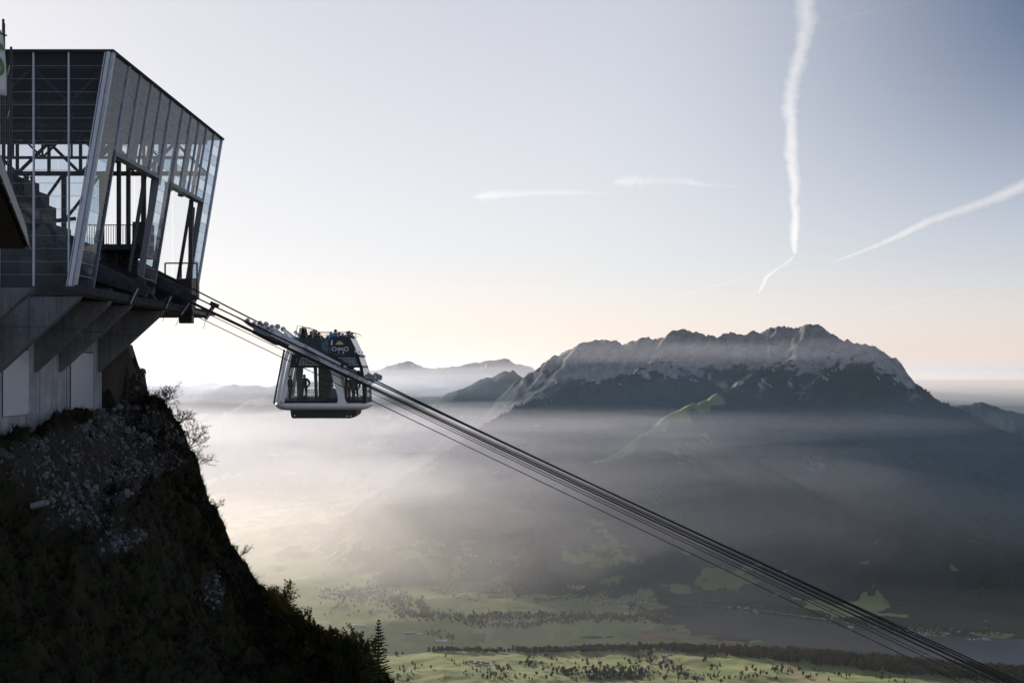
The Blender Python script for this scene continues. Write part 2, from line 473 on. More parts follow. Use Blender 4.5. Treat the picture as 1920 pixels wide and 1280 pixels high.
def grid_mesh(name, X, Y, Z):
    nr, na = X.shape
    co = np.stack([X, Y, Z], -1).reshape(-1, 3).astype(np.float32)
    i = np.arange((nr - 1) * na).reshape(nr - 1, na)[:, :-1].ravel()
    quads = np.stack([i, i + 1, i + 1 + na, i + na], -1).astype(np.int32)
    me = bpy.data.meshes.new(name)
    me.vertices.add(len(co)); me.vertices.foreach_set('co', co.ravel())
    me.loops.add(quads.size); me.loops.foreach_set('vertex_index', quads.ravel())
    me.polygons.add(len(quads)); me.polygons.foreach_set('loop_start', np.arange(0, quads.size, 4, dtype=np.int32))
    me.polygons.foreach_set('use_smooth', np.ones(len(quads), bool))
    me.update(calc_edges=True)
    return me
def add_color(me, name, rgb):
    a = me.color_attributes.new(name, 'FLOAT_COLOR', 'POINT')
    c = np.ones((len(me.vertices), 4), np.float32); c[:, :3] = rgb.reshape(-1, 3)
    a.data.foreach_set('color', c.ravel())

def terrain_mat():
    m, nt, out = new_mat('alpine_ground')
    N = nt.nodes.new; L = nt.links.new
    b = N('ShaderNodeBsdfPrincipled'); b.inputs['Roughness'].default_value = .95; b.inputs['Specular IOR Level'].default_value = .1
    at_ = N('ShaderNodeAttribute'); at_.attribute_name = 'cover'
    sp = N('ShaderNodeSeparateColor'); L(at_.outputs['Color'], sp.inputs[0])
    ge = N('ShaderNodeNewGeometry')
    def noise(scale, det=4, rough=.6):
        n = N('ShaderNodeTexNoise'); n.inputs['Scale'].default_value = scale; n.inputs['Detail'].default_value = det; n.inputs['Roughness'].default_value = rough
        L(ge.outputs['Position'], n.inputs['Vector']); return n
    def ramp(fac, stops):
        r = N('ShaderNodeValToRGB'); e = r.color_ramp.elements
        while len(e) < len(stops): e.new(.5)
        for q, (p, c) in zip(e, stops): q.position = p; q.color = (*c, 1)
        L(fac, r.inputs[0]); return r
    def mix(fac, a, bb):
        x = N('ShaderNodeMix'); x.data_type = 'RGBA'
        if isinstance(fac, float): x.inputs[0].default_value = fac
        else: L(fac, x.inputs[0])
        L(a, x.inputs[6]); L(bb, x.inputs[7]); return x.outputs[2]
    n_f = noise(.045, 3); n_m = noise(.006, 5); n_r = noise(.012, 6, .7)
    # meadow, with field parcels on the flat
    grass = ramp(n_m.outputs['Fac'], [(.3, (.08, .115, .028)), (.5, (.13, .165, .042)), (.7, (.19, .19, .06))])
    mp = N('ShaderNodeMapping'); mp.inputs['Scale'].default_value = (.0062, .0032, 0); mp.inputs['Rotation'].default_value = (0, 0, .5)
    L(ge.outputs['Position'], mp.inputs[0])
    vo = N('ShaderNodeTexVoronoi'); vo.inputs['Scale'].default_value = 1.0; vo.distance = 'CHEBYCHEV'; L(mp.outputs[0], vo.inputs['Vector'])
    sv = N('ShaderNodeSeparateColor'); L(vo.outputs['Color'], sv.inputs[0])
    parcels = ramp(sv.outputs[0], [(0, (.06, .10, .025)), (.3, (.12, .17, .04)), (.5, (.20, .22, .07)), (.62, (.08, .12, .03)), (.78, (.26, .235, .11)), (.9, (.14, .18, .05)), (1, (.19, .13, .075))])
    for e in parcels.color_ramp.elements: pass
    spz = N('ShaderNodeSeparateXYZ'); L(ge.outputs['Position'], spz.inputs[0])
    hi = N('ShaderNodeMapRange'); hi.inputs[1].default_value = -260; hi.inputs[2].default_value = 20; L(spz.outputs['Z'], hi.inputs[0])
    dry = ramp(n_r.outputs['Fac'], [(.3, (.10, .085, .055)), (.5, (.16, .13, .085)), (.7, (.22, .19, .13))])
    fieldc = mix(.32, parcels.outputs[0], grass.outputs[0])
    base = mix(hi.outputs[0], mix(sp.outputs[2], grass.outputs[0], fieldc), dry.outputs[0])
    wood = ramp(n_f.outputs['Fac'], [(.35, (.009, .019, .015)), (.5, (.014, .027, .019)), (.68, (.030, .042, .024))])
    rk = ramp(n_r.outputs['Fac'], [(.3, (.12, .118, .115)), (.5, (.215, .21, .20)), (.7, (.33, .315, .295))])
    def sharp(ch, lo, hi, amt, nn):
        a = N('ShaderNodeMath'); a.operation = 'MULTIPLY_ADD'; L(nn.outputs['Fac'], a.inputs[0]); a.inputs[1].default_value = amt; a.inputs[2].default_value = -amt / 2
        s = N('ShaderNodeMath'); s.operation = 'ADD'; L(ch, s.inputs[0]); L(a.outputs[0], s.inputs[1])
        r = N('ShaderNodeMapRange'); r.interpolation_type = 'SMOOTHSTEP'; r.inputs[1].default_value = lo; r.inputs[2].default_value = hi; L(s.outputs[0], r.inputs[0]); return r.outputs[0]
    n_e = noise(.02, 5, .7)
    c1 = mix(sharp(sp.outputs[0], .35, .6, .7, n_e), base, wood.outputs[0])
    c2 = mix(sharp(sp.outputs[1], .2, .85, .9, n_r), c1, rk.outputs[0])
    L(c2, b.inputs['Base Color'])
    g0 = N('ShaderNodeMath'); g0.operation = 'ADD'; L(sp.outputs[0], g0.inputs[0]); L(sp.outputs[1], g0.inputs[1]); g1 = N('ShaderNodeMath'); g1.operation = 'MULTIPLY_ADD'; L(sp.outputs[2], g1.inputs[0]); g1.inputs[1].default_value = -.3; g1.inputs[2].default_value = .3; gs = N('ShaderNodeMath'); gs.operation = 'ADD'; L(g0.outputs[0], gs.inputs[0]); L(g1.outputs[0], gs.inputs[1])     # backlit grass blades glow, wood and rock do not
    gi_ = N('ShaderNodeMapRange'); gi_.inputs[1].default_value = .1; gi_.inputs[2].default_value = .6; gi_.inputs[3].default_value = .20; gi_.inputs[4].default_value = 0; L(gs.outputs[0], gi_.inputs[0])
    L(gi_.outputs[0], b.inputs['Sheen Weight']); b.inputs['Sheen Roughness'].default_value = .6; b.inputs['Sheen Tint'].default_value = (.85, .86, .45, 1)
    bp = N('ShaderNodeBump'); bp.inputs['Distance'].default_value = 14; bp.inputs['Strength'].default_value = .5
    hm = N('ShaderNodeMath'); hm.operation = 'MULTIPLY'
    ad = N('ShaderNodeMath'); ad.operation = 'MAXIMUM'; L(sp.outputs[0], ad.inputs[0]); L(sp.outputs[1], ad.inputs[1])
    L(n_f.outputs['Fac'], hm.inputs[0]); L(ad.outputs[0], hm.inputs[1])
    L(hm.outputs[0], bp.inputs['Height']); L(bp.outputs[0], b.inputs['Normal'])
    L(b.outputs[0], out.inputs['Surface'])
    return m
me = grid_mesh('mountain_terrain', GX, GY, GZ)
add_color(me, 'cover', np.stack([forest, rock, fieldm], -1))
terrain = link_mesh('mountain_terrain', me, None, [terrain_mat()])
tag(terrain, kind='structure', label='hazy alpine valley with meadows and a rocky mountain beyond the lake')

def water_mat():
    m, nt, out = new_mat('lake_water')
    N = nt.nodes.new; L = nt.links.new
    b = N('ShaderNodeBsdfPrincipled'); b.inputs['Base Color'].default_value = (.026, .042, .056, 1)
    b.inputs['Roughness'].default_value = .22; b.inputs['IOR'].default_value = 1.33
    ge = N('ShaderNodeNewGeometry'); n = N('ShaderNodeTexNoise'); n.inputs['Scale'].default_value = .03; n.inputs['Detail'].default_value = 6
    L(ge.outputs['Position'], n.inputs['Vector'])
    bp = N('ShaderNodeBump'); bp.inputs['Distance'].default_value = 1.2; bp.inputs['Strength'].default_value = .25
    L(n.outputs['Fac'], bp.inputs['Height']); L(bp.outputs[0], b.inputs['Normal'])
    rp = N('ShaderNodeMapRange'); rp.inputs[3].default_value = .12; rp.inputs[4].default_value = .32; L(n.outputs['Fac'], rp.inputs[0]); L(rp.outputs[0], b.inputs['Roughness'])
    L(b.outputs[0], out.inputs['Surface'])
    return m
lo, hi = LAKE.min(0) - 60, LAKE.max(0) + 60
lk = MB()
cxl = LAKE.mean(0)
pl_ = [tuple(p + (p - cxl) / np.linalg.norm(p - cxl) * 0) for p in LAKE]
lk.add([(x, y, FLOOR) for x, y in ((lo[0], lo[1]), (hi[0], lo[1]), (hi[0], hi[1]), (lo[0], hi[1]))], [(0, 1, 2, 3)])
lake = lk.build('lake', water_mat())
tag(lake, kind='structure', label='dark grey lake between the wooded ridge and the mountain foot')

# ------------------------------------------------------------------ air
HAZE_TOP = float(GZ.max()) + 40.0
hz = MB(); hz.box(-160000, 160000, -6000, 262000, FLOOR - 30, HAZE_TOP)
haze = hz.build('haze', volume_mat('haze_air', 3.5e-6, .45, (.70, .82, 1.0)))
tag(haze, kind='stuff')

def lens(name, c, rx, ry, rz, dens, g, col=(1, 1, 1), seed=0):
    """flat bank of mist: an uneven lens filled with even air"""
    bm = bmesh.new(); bmesh.ops.create_uvsphere(bm, u_segments=96, v_segments=24, radius=1)
    rg = random.Random(seed); ph = [rg.uniform(0, 6.28) for _ in range(6)]
    for v in bm.verts:
        a = math.atan2(v.co.y, v.co.x)
        k = 1 + .10 * math.sin(3 * a + ph[0]) + .07 * math.sin(5 * a + ph[1]) + .04 * math.sin(9 * a + ph[2])
        z = v.co.z * (1 + .22 * math.sin(6 * v.co.x + ph[3]) * math.cos(3 * v.co.y + ph[4]) + .14 * math.sin(15 * v.co.x + 4 * v.co.y + ph[5])) + .22 * math.sin(4.3 * v.co.x + ph[1]) + .10 * math.sin(11 * v.co.x - 3 * v.co.y + ph[0])
        v.co = (v.co.x * rx * k, v.co.y * ry * k, z * rz)
    me = bpy.data.meshes.new(name); bm.to_mesh(me); bm.free()
    o = link_mesh(name, me, None, [volume_mat(name, dens, g, col)])
    o.location = c
    return tag(o, kind='stuff')
LILAC, WARM, BLUE, PEACH = (.60, .59, .625), (.9, .85, .79), (.24, .56, 1.0), (1.0, .90, .82)
MIST = [
    # centre (px, py, distance), radii, density, forward scatter, shells, colour
    ((150, 960, 10500), 9500, 5600, 560, 1.5e-5, .62, 3, (.80, .90, 1.0)),
    ((150, 870, 9800), 5600, 4700, 420, .95e-4, .68, 3, LILAC),
    ((260, 1030, 8900), 4200, 3000, 470, 1.3e-4, .68, 3, WARM),
    ((480, 790, 10000), 4900, 4500, 120, 1.3e-4, .68, 3, LILAC),
    ((640, 815, 9000), 3600, 2300, 60, 8e-5, .68, 3, LILAC),
    ((1020, 792, 9700), 1900, 900, 75, 8e-5, .68, 3, (.62, .62, .68)),
    ((1420, 790, 9500), 2900, 800, 75, 4.5e-5, .68, 3, (.62, .62, .68)),
    ((1180, 842, 9100), 2600, 700, 46, 5e-5, .68, 3, (.62, .62, .68)),
    ((880, 890, 9000), 3000, 1300, 170, 1.3e-4, .68, 4, (.8, .78, .8)),
    ((1150, 660, 11000), 2500, 1000, 125, 8e-5, .68, 3, (.72, .72, .78)),
    ((1460, 655, 11000), 1900, 800, 110, 8e-5, .68, 3, (.72, .72, .78)),
    ((850, 700, 16000), 3800, 2600, 190, 1.3e-4, .68, 3, (.72, .72, .78)),
    ((720, 1010, 8600), 3500, 2200, 560, 2.0e-4, .62, 5, (.97, .91, .84)),
    ((1050, 1235, 5900), 3300, 1300, 260, 6e-5, .62, 3, (.95, .92, .86)),
    ((420, 728, 16000), 6500, 3500, 210, 9.0e-5, .60, 3, (.8, .87, 1.0)),
    ((1500, 880, 9300), 5200, 3600, 760, 1.5e-5, .42, 3, BLUE),
    ((2000, 716, 46000), 28000, 22000, 520, 4e-5, .5, 4, PEACH),
]
for i, (c, rx, ry, rz, dn, g, ns, colr) in enumerate(MIST):
    for k in range(ns):              # nested shells, so that the bank thins out towards its rim
        f = 1 - .66 * k / ns
        lens('mist_bank', at(*c), rx * f, ry * f, rz * f, dn * (k + 3) / (ns * 3 + ns * (ns - 1) / 2), g, colr, 100 + i + 40 * k)

# ------------------------------------------------------------------ materials of the station
def concrete_mat(name, col):
    """board marked concrete with rain streaks, tie holes and damp patches"""
    m, nt, out = new_mat(name); N = nt.nodes.new; L = nt.links.new
    b = N('ShaderNodeBsdfPrincipled'); b.inputs['Roughness'].default_value = .88; b.inputs['Specular IOR Level'].default_value = .25
    tc = N('ShaderNodeTexCoord')
    def nz(scale, stretch, det):
        mp = N('ShaderNodeMapping'); mp.inputs['Scale'].default_value = stretch; L(tc.outputs['Object'], mp.inputs[0])
        n = N('ShaderNodeTexNoise'); n.inputs['Scale'].default_value = scale; n.inputs['Detail'].default_value = det; n.inputs['Roughness'].default_value = .65; L(mp.outputs[0], n.inputs['Vector']); return n
    streak, blot, fine = nz(2.2, (1, 1, .09), 6), nz(.45, (1, 1, 1), 5), nz(9, (1, 1, .35), 6)
    cur = None
    for n, lo_, hi_, amt in ((streak, .40, .66, .20), (blot, .35, .65, .30), (fine, .3, .7, .22)):
        r = N('ShaderNodeMapRange'); r.inputs[1].default_value = lo_; r.inputs[2].default_value = hi_; r.inputs[3].default_value = 1 - amt; r.inputs[4].default_value = 1 + amt * .45; L(n.outputs['Fac'], r.inputs[0])
        if cur is None: cur = r.outputs[0]
        else:
            k = N('ShaderNodeMath'); k.operation = 'MULTIPLY'; L(cur, k.inputs[0]); L(r.outputs[0], k.inputs[1]); cur = k.outputs[0]
    sc_ = N('ShaderNodeVectorMath'); sc_.operation = 'SCALE'; sc_.inputs[0].default_value = col; L(cur, sc_.inputs['Scale']); L(sc_.outputs[0], b.inputs['Base Color'])
    bp = N('ShaderNodeBump'); bp.inputs['Strength'].default_value = .35; bp.inputs['Distance'].default_value = .02; L(fine.outputs['Fac'], bp.inputs['Height']); L(bp.outputs[0], b.inputs['Normal'])
    L(b.outputs[0], out.inputs['Surface']); return m
M_conc = concrete_mat('board_marked_concrete', (.37, .39, .395))
M_conc_fin = concrete_mat('smooth_concrete', (.17, .185, .19))
M_door = simple_mat('grey_door_paint', (.44, .47, .50), .45, 0, .05, 2)
M_steel = simple_mat('dark_steel', (.055, .06, .065), .6, .2, .2, 6)
M_black = simple_mat('black_steel', (.022, .024, .026), .5, .3, .2, 6)
M_alu = simple_mat('anodised_frame', (.46, .51, .56), .42, .15, .08, 3)
M_alu_dark = simple_mat('dark_frame_paint', (.13, .15, .17), .5, .1, .1, 3)
M_roof = simple_mat('roof_sheet', (.028, .032, .037), .8, 0, .12, 2, 0, .2)
M_dull = simple_mat('dark_edge_concrete', (.05, .052, .054), .95, 0, .3, 1.5, .2, .1)
M_mach = simple_mat('machinery_paint', (.03, .034, .04), .6, .2, .3, 3)
M_wood = simple_mat('weathered_soffit_boards', (.06, .045, .033), .8, 0, .3, 5)
M_parapet = simple_mat('grey_parapet_metal', (.22, .24, .25), .6, .1, .25, 4, .1)
M_yellow = simple_mat('beige_shed_paint', (.35, .32, .24), .7, 0, .1, 3)

def facade_glass(name, tint, haze_amt, gloss):
    m, nt, out = new_mat(name)
    N = nt.nodes.new; L = nt.links.new
    tr = N('ShaderNodeBsdfTransparent'); tr.inputs[0].default_value = (*tint, 1)
    gl = N('ShaderNodeBsdfGlossy'); gl.inputs['Roughness'].default_value = .12; gl.inputs['Color'].default_value = (.9, .95, 1, 1)
    dd = N('ShaderNodeBsdfDiffuse'); dd.inputs['Color'].default_value = (.42, .48, .54, 1)
    tl = N('ShaderNodeBsdfTranslucent'); tl.inputs['Color'].default_value = (.80, .78, .74, 1)
    df = N('ShaderNodeMixShader'); df.inputs[0].default_value = .65; L(dd.outputs[0], df.inputs[1]); L(tl.outputs[0], df.inputs[2])
    fr = N('ShaderNodeFresnel'); fr.inputs['IOR'].default_value = 1.5
    tc = N('ShaderNodeTexCoord'); nz = N('ShaderNodeTexNoise'); nz.inputs['Scale'].default_value = 1.3; nz.inputs['Detail'].default_value = 4
    L(tc.outputs['Object'], nz.inputs['Vector'])
    mr = N('ShaderNodeMapRange'); mr.inputs[1].default_value = .3; mr.inputs[2].default_value = .7
    mr.inputs[3].default_value = haze_amt * .6; mr.inputs[4].default_value = haze_amt * 1.4; L(nz.outputs['Fac'], mr.inputs[0])
    m1 = N('ShaderNodeMixShader'); L(mr.outputs[0], m1.inputs[0]); L(tr.outputs[0], m1.inputs[1]); L(df.outputs[0], m1.inputs[2])
    gb = N('ShaderNodeNewGeometry'); mu = N('ShaderNodeMath'); mu.operation = 'MULTIPLY'; mu.inputs[1].default_value = gloss; L(fr.outputs[0], mu.inputs[0])
    iv = N('ShaderNodeMath'); iv.operation = 'SUBTRACT'; iv.inputs[0].default_value = 1; L(gb.outputs['Backfacing'], iv.inputs[1])      # one mirror per pane: its outer face
    m_b = N('ShaderNodeMath'); m_b.operation = 'MULTIPLY'; L(mu.outputs[0], m_b.inputs[0]); L(iv.outputs[0], m_b.inputs[1]); mu = m_b
    m2 = N('ShaderNodeMixShader'); L(mu.outputs[0], m2.inputs[0]); L(m1.outputs[0], m2.inputs[1]); L(gl.outputs[0], m2.inputs[2])
    L(m2.outputs[0], out.inputs['Surface'])
    return m
M_gl = [facade_glass('facade_glass_a', (.68, .76, .83), .045, .6), facade_glass('facade_glass_b', (.77, .83, .88), .035, .6), facade_glass('facade_glass_c', (.58, .67, .76), .065, .6)]
M_glside = [facade_glass('side_glass_a', (.80, .84, .88), .016, .3), facade_glass('side_glass_b', (.76, .81, .86), .022, .3)]
M_glback = facade_glass('back_glass', (.95, .955, .96), .0, .25)

# ------------------------------------------------------------------ the top station
ST = empty('cable_car_station', (-27, 90, -3.5), 0, 'glass and concrete mountain station leaning out over the cliff', 'station')
Minv = Matrix.Translation((27, -90, 3.5))
def st(mb, name, mats, bevel=0, parent=None):
    o = mb.build(name, mats, None, bevel)
    o.data.transform(Minv)
    o.parent = parent or ST
    return o
ZT, ZB, YN, YF = 17.2, 4.5, 77.0, 106.0
XT, XB = -21.65, -23.75
def fx(z): return XB + (XT - XB) * (z - ZB) / (ZT - ZB)
def quad_pane(mb, p, nrm, t):
    p = [Vector(q) for q in p]; n = Vector(nrm).normalized() * t
    vs = p + [q - n for q in p]
    mb.add(vs, [(0, 1, 2, 3), (7, 6, 5, 4), (0, 4, 5, 1), (1, 5, 6, 2), (2, 6, 7, 3), (3, 7, 4, 0)])
ycuts = [77.0, 80.4] + [80.4 + 2.5 * i for i in (1, 2, 3, 4)] + [93.6] + [93.6 + 2.425 * i for i in (1, 2, 3, 4)] + [106.0]
NROW = 18
zc = [ZB + (ZT - ZB) * i / NROW for i in range(NROW + 1)]
Z_OPEN = zc[11]                     # top of the two gateways
rg = random.Random(3)
fn = Vector((ZT - ZB, 0, -(XT - XB))).normalized()
for j in range(11):
    y0, y1 = ycuts[j] + .05, ycuts[j + 1] - .05
    opening = j in (1, 2, 3, 4, 6, 7, 8, 9)
    for i in range(NROW):
        if opening and i < 11: continue
        z0, z1 = zc[i] + .012, zc[i + 1] - .012
        mb = MB(); e = rg.uniform(-.012, .012)
        quad_pane(mb, [(fx(z0) + e, y0, z0), (fx(z0), y1, z0), (fx(z1) + e, y1, z1), (fx(z1), y0, z1)], fn, .02)
        st(mb, 'glass_pane', M_gl[rg.randrange(3)])
# mullions of the leaning front
for j, y in enumerate(ycuts):
    zlo = ZB if j in (0, 1, 5, 6, 10, 11) else Z_OPEN
    mb = MB(); w = .30 if j in (0, 11) else .06
    mb.bar((fx(zlo) + .01, y, zlo), (fx(ZT) + .01, y, ZT), w, .16 if j else .3, 0, fn)
    st(mb, 'mullion', M_alu)
mb = MB()
for i in range(NROW + 1):
    spans = [(77, 106)] if i >= 11 else [(77, 80.4), (90.4, 93.6), (103.3, 106)]
    for a, b in spans:
        mb.bar((fx(zc[i]) + .012, a, zc[i]), (fx(zc[i]) + .012, b, zc[i]), .02, .028, 0, fn)
o = st(mb, 'transom_lines', M_alu)
o['kind'] = 'stuff'
# deep steel frames round the two gateways
for ya, yb in ((80.4, 90.4), (93.6, 103.3)):
    mb = MB()
    for y in (ya, yb):
        mb.prism([(fx(ZB) - .3, ZB), (fx(ZB) + .1, ZB), (fx(Z_OPEN) + .1, Z_OPEN + .15), (fx(Z_OPEN) - .3, Z_OPEN + .15)], 'y', y - .09, y + .09)
    mb.box(fx(Z_OPEN) - .42, fx(Z_OPEN) + .1, ya + .09, yb - .09, Z_OPEN - .1, Z_OPEN + .15)
    st(mb, 'gateway_frame', M_alu_dark)
# side glazing towards the viewer
xc = [-33.3, -31.45, -29.6, -27.75, -25.87, -23.97]
for k in range(6):
    for i in range(NROW):
        z0, z1 = zc[i] + .012, zc[i + 1] - .012
        xa = xc[k] + .05
        if k < 5: xb0 = xb1 = xc[k + 1] - .05
        else:
            xb0, xb1 = fx(z0) - .12, fx(z1) - .12
            if xb0 - xa < .05: xa = min(xa, xb0 - .02)
        mb = MB(); e = rg.uniform(-.01, .01)
        quad_pane(mb, [(xa, YN + e, z0), (xb0, YN, z0), (xb1, YN + e, z1), (xa, YN, z1)], (0, -1, 0), .02)
        st(mb, 'glass_pane', M_glside[rg.randrange(2)])
for k in range(6):
    mb = MB(); mb.box(xc[k] - .035, xc[k] + .035, YN - .16, YN + .04, ZB - .05, ZT); st(mb, 'mullion', M_alu)
mb = MB()
for i in range(NROW + 1):
    mb.box(-33.3, fx(zc[i]) - .05, YN - .045, YN - .002, zc[i] - .010, zc[i] + .010)
o = st(mb, 'transom_lines', M_parapet); o['kind'] = 'stuff'
mb = MB(); mb.bar((fx(ZB) - .12, YN - .12, ZB - .05), (fx(ZT) - .1, YN - .12, ZT), .42, .2, 0, (1, 0, .2)); mb.bar((fx(ZB) - .32, YN - .2, ZB), (fx(ZT) - .32, YN - .2, ZT), .05, .05, 0, (1, 0, 0)); mb.bar((fx(ZB) + .1, YN - .2, ZB), (fx(ZT) + .1, YN - .2, ZT), .05, .05, 0, (1, 0, 0))
st(mb, 'corner_post', M_alu)
mb = MB(); mb.box(-33.4, XB + .05, YN - .22, YN + .1, ZB - .22, ZB - .06); st(mb, 'sill_beam', M_alu)
# roof sheet with a thin dark edge, and the steel under it
mb = MB()
mb.prism([(-40, 17.2), (-21.5, 17.2), (-21.5, 17.34), (-40, 17.34)], 'y', 76.75, 106.3)
st(mb, 'roof', M_roof)
def truss_x(y, x0, x1, zb, zt, n, mb, s=.16):
    mb.bar((x0, y, zt), (x1, y, zt), s, s); mb.bar((x0, y, zb), (x1, y, zb), s * 1.2, s * 1.2)
    for i in range(n):
        a = x0 + (x1 - x0) * i / n; b = x0 + (x1 - x0) * (i + 1) / n
        mb.bar((a, y, zb), (a, y, zt), s * .8, s * .8)
        if i % 2: mb.bar((a, y, zb), (b, y, zt), s * .8, s * .8)
        else: mb.bar((a, y, zt), (b, y, zb), s * .8, s * .8)
for y in (79.2, 86.3, 93.0, 99.5):
    mb = MB(); truss_x(y, -39, fx(15) - .6, 14.9, 16.9, 8, mb); st(mb, 'roof_truss', M_steel)
mb = MB(); truss_x(105.4, -39, -22.6, 14.6, 16.9, 7, mb, .26); st(mb, 'roof_truss', M_steel)
for x in (-38.5, -36, -33.2, -30.4, -27.3):
    mb = MB(); mb.bar((x, 105.4, 4.5), (x, 105.4, 14.6), .32, .32); st(mb, 'column', M_steel)
mb = MB(); mb.bar((-36, 105.3, 10.6), (-33.2, 105.3, 14.6), .18, .18); mb.bar((-30.4, 105.3, 14.6), (-33.2, 105.3, 11), .18, .18); st(mb, 'wind_brace', M_steel)
for k in range(8):                  # tubular columns standing just behind the leaning glass
    y = ycuts[1] + .3 + k * 3.25
    z0 = ZB if k in (3, 7) else Z_OPEN
    mb = MB(); mb.tube([(fx(z0) - .9, y, z0), (fx(16.8) - .9, y, 16.8)], .21 if k not in (3, 7) else .13, 10); st(mb, 'column', M_steel)
mb = MB(); mb.tube([(fx(ZB) - .7, 78.9, ZB), (fx(16.8) - .7, 78.9, 16.8)], .24, 10); st(mb, 'column', M_steel)
for k in range(6):                  # back glazing
    xa, xb = -39.5 + k * 2.85, -39.5 + (k + 1) * 2.85 - .1
    mb = MB(); mb.prism([(xa, ZB), (min(xb, fx(ZB) - .2), ZB), (min(xb, fx(ZT) - .2), ZT), (xa, ZT)], 'y', 106.0, 106.03); st(mb, 'back_pane', M_glback)
# floor, machine room, platforms
mb = MB(); mb.box(-40, -22.75, 74.6, 106.2, 3.95, 4.44); st(mb, 'floor_slab', M_dull)
mb = MB(); mb.box(-22.95, -22.6, 74.55, 106.25, 4.05, 4.5); st(mb, 'floor_edge', M_dull)
mb = MB()
for x0, x1, y0, y1, z1 in ((-40, -31.0, 88, 100, 9.9), (-37.5, -32.2, 90, 99, 12.2), (-36, -33.2, 91, 97, 12.9), (-31.0, -29.6, 88, 99, 8.6), (-29.6, -28.2, 86, 99, 7.6), (-34.5, -31.4, 93, 98, 11.2), (-33.0, -31.9, 93, 96, 12.6)):
    mb.box(x0, x1, y0, y1, 4.46 if z1 < 10 else 9, z1)
mb.prism([(-36.5, 12.3), (-33.4, 12.3), (-33.0, 13.0), (-34.2, 13.3), (-36.2, 13.1)], 'y', 91.5, 96.5)
mb.prism([(-33.2, 9.2), (-31.2, 9.2), (-31.4, 10.6), (-32.6, 11.6), (-33.2, 11.6)], 'y', 93.2, 97)
mb.prism([(-30.6, 7.4), (-28.6, 7.3), (-28.8, 7.9), (-30.6, 8.8)], 'y', 92.5, 96)
for xa_, za_, xb_, zb_ in ((-36, 14.4, -31, 10.2), (-34, 14.2, -29.5, 8.6), (-33, 9.4, -28.4, 9.9), (-31.2, 12.6, -29.6, 8.2)): mb.bar((xa_, 92.3, za_), (xb_, 92.6, zb_), .22, .22)
mb.disc((-31.3, 91.6, 10.1), 1.15, .3, 'y', 22); mb.disc((-34.6, 90.6, 11.2), .9, .3, 'y', 20)
for q in range(26):
    x = rg.uniform(-37, -29.3); z = 8.2 + max(0, (-30 - x)) * .55 + rg.uniform(-.6, .9)
    s = rg.uniform(.1, .35); mb.box(x - s, x + s, 92, 93.2, z - rg.uniform(.3, 1.4), z + s)
st(mb, 'machinery', M_mach)
mb = MB(); mb.box(-40, -27.2, 78.5, 88, 4.46, 6.4); mb.box(-40, -26.0, 78.2, 78.4, 4.46, 5.2); st(mb, 'machine_room', M_mach)
mb = MB(); mb.box(-30, -25.0, 94, 101, 8.0, 8.35); mb.box(-30, -27.2, 94, 100, 6.0, 8.0); mb.box(-27.0, -26.7, 96, 96.3, 4.5, 8.0); mb.box(-25.6, -25.3, 96, 96.3, 4.5, 8.0); st(mb, 'platform', M_mach)
mb = MB(); mb.box(-25.35, -24.5, 95.0, 97.4, 7.6, 9.95); st(mb, 'control_cabinet', M_black)
for x in (-26.95, -26.3):
    mb = MB(); mb.bar((x, 97.5, 4.5), (x, 97.5, 14.8), .26, .26); st(mb, 'column', M_steel)
mb = MB(); mb.bar((-25.4, 98.5, 8.4), (-24.7, 98.5, 14.8), .2, .2); st(mb, 'column', M_steel)
mb = MB(); mb.bar((-23.1, 102, 4.5), (-23.0, 102, 12.2), .28, .28); mb.bar((-23.9, 104.5, 4.5), (-23.4, 104.5, 12), .2, .2); st(mb, 'column', M_steel)
def railing(x0, x1, y, z0, z1, step, w=.035, top=.06):
    mb = MB(); mb.bar((x0, y, z1), (x1, y, z1), top, top); mb.bar((x0, y, z0 + .1), (x1, y, z0 + .1), top * .7, top * .7)
    n = max(1, int(abs(x1 - x0) / step))
    for i in range(n + 1):
        x = x0 + (x1 - x0) * i / n; mb.bar((x, y, z0), (x, y, z1), w, w)
    return mb
st(railing(-28.6, -25.4, 95.2, 8.35, 9.75, .16), 'railing', M_black)
st(railing(-33.2, -27.5, 78.0, 5.2, 6.5, .2), 'railing', M_steel)
st(railing(-25.0, -22.7, 102.5, 5.2, 7.75, 1.0, .10, .10), 'railing', M_black)
mb = MB()                            # small lattice mast
for sx in (-1, 1): mb.bar((-26.05 + sx * .12, 96.5, 8.4), (-26.05, 96.5, 11.3), .04, .04)
for i in range(8):
    z = 8.5 + i * .33; w = .12 * (1 - (z - 8.4) / 2.9); mb.bar((-26.05 - w, 96.5, z), (-26.05 + w * .8, 96.5, z + .3), .03, .03)
st(mb, 'lattice_mast', M_black)
# rope saddles, the sloping machine beams that carry the ropes out
def saddle(y, xa, za, xb, zb, w):
    mb = MB()
    mb.prism([(xa, za), (xb, zb), (xb - .25, zb - .55), (xa, za - 1.5)], 'y', y - w, y + w)
    n = 7
    for i in range(n):
        t = (i + .5) / n; x = xa + (xb - xa) * t; z = za + (zb - za) * t
        mb.disc((x, y - w - .08, z - .45), .26, .12, 'y', 12)
        mb.box(x - .2, x + .2, y - w - .2, y + w + .2, z - .95 + .3 * t, z - .75 + .3 * t)
    return mb
st(saddle(86.8, -28.5, 8.05, -22.1, 5.05, .35), 'rope_saddle', M_mach)
st(saddle(89.2, -28.5, 8.3, -22.4, 5.4, .3), 'rope_saddle', M_mach)
st(saddle(97.6, -30.5, 9.4, -22.0, 5.5, .35), 'rope_saddle', M_mach)
st(saddle(101.5, -30.5, 9.2, -22.6, 5.3, .35), 'rope_saddle', M_mach)
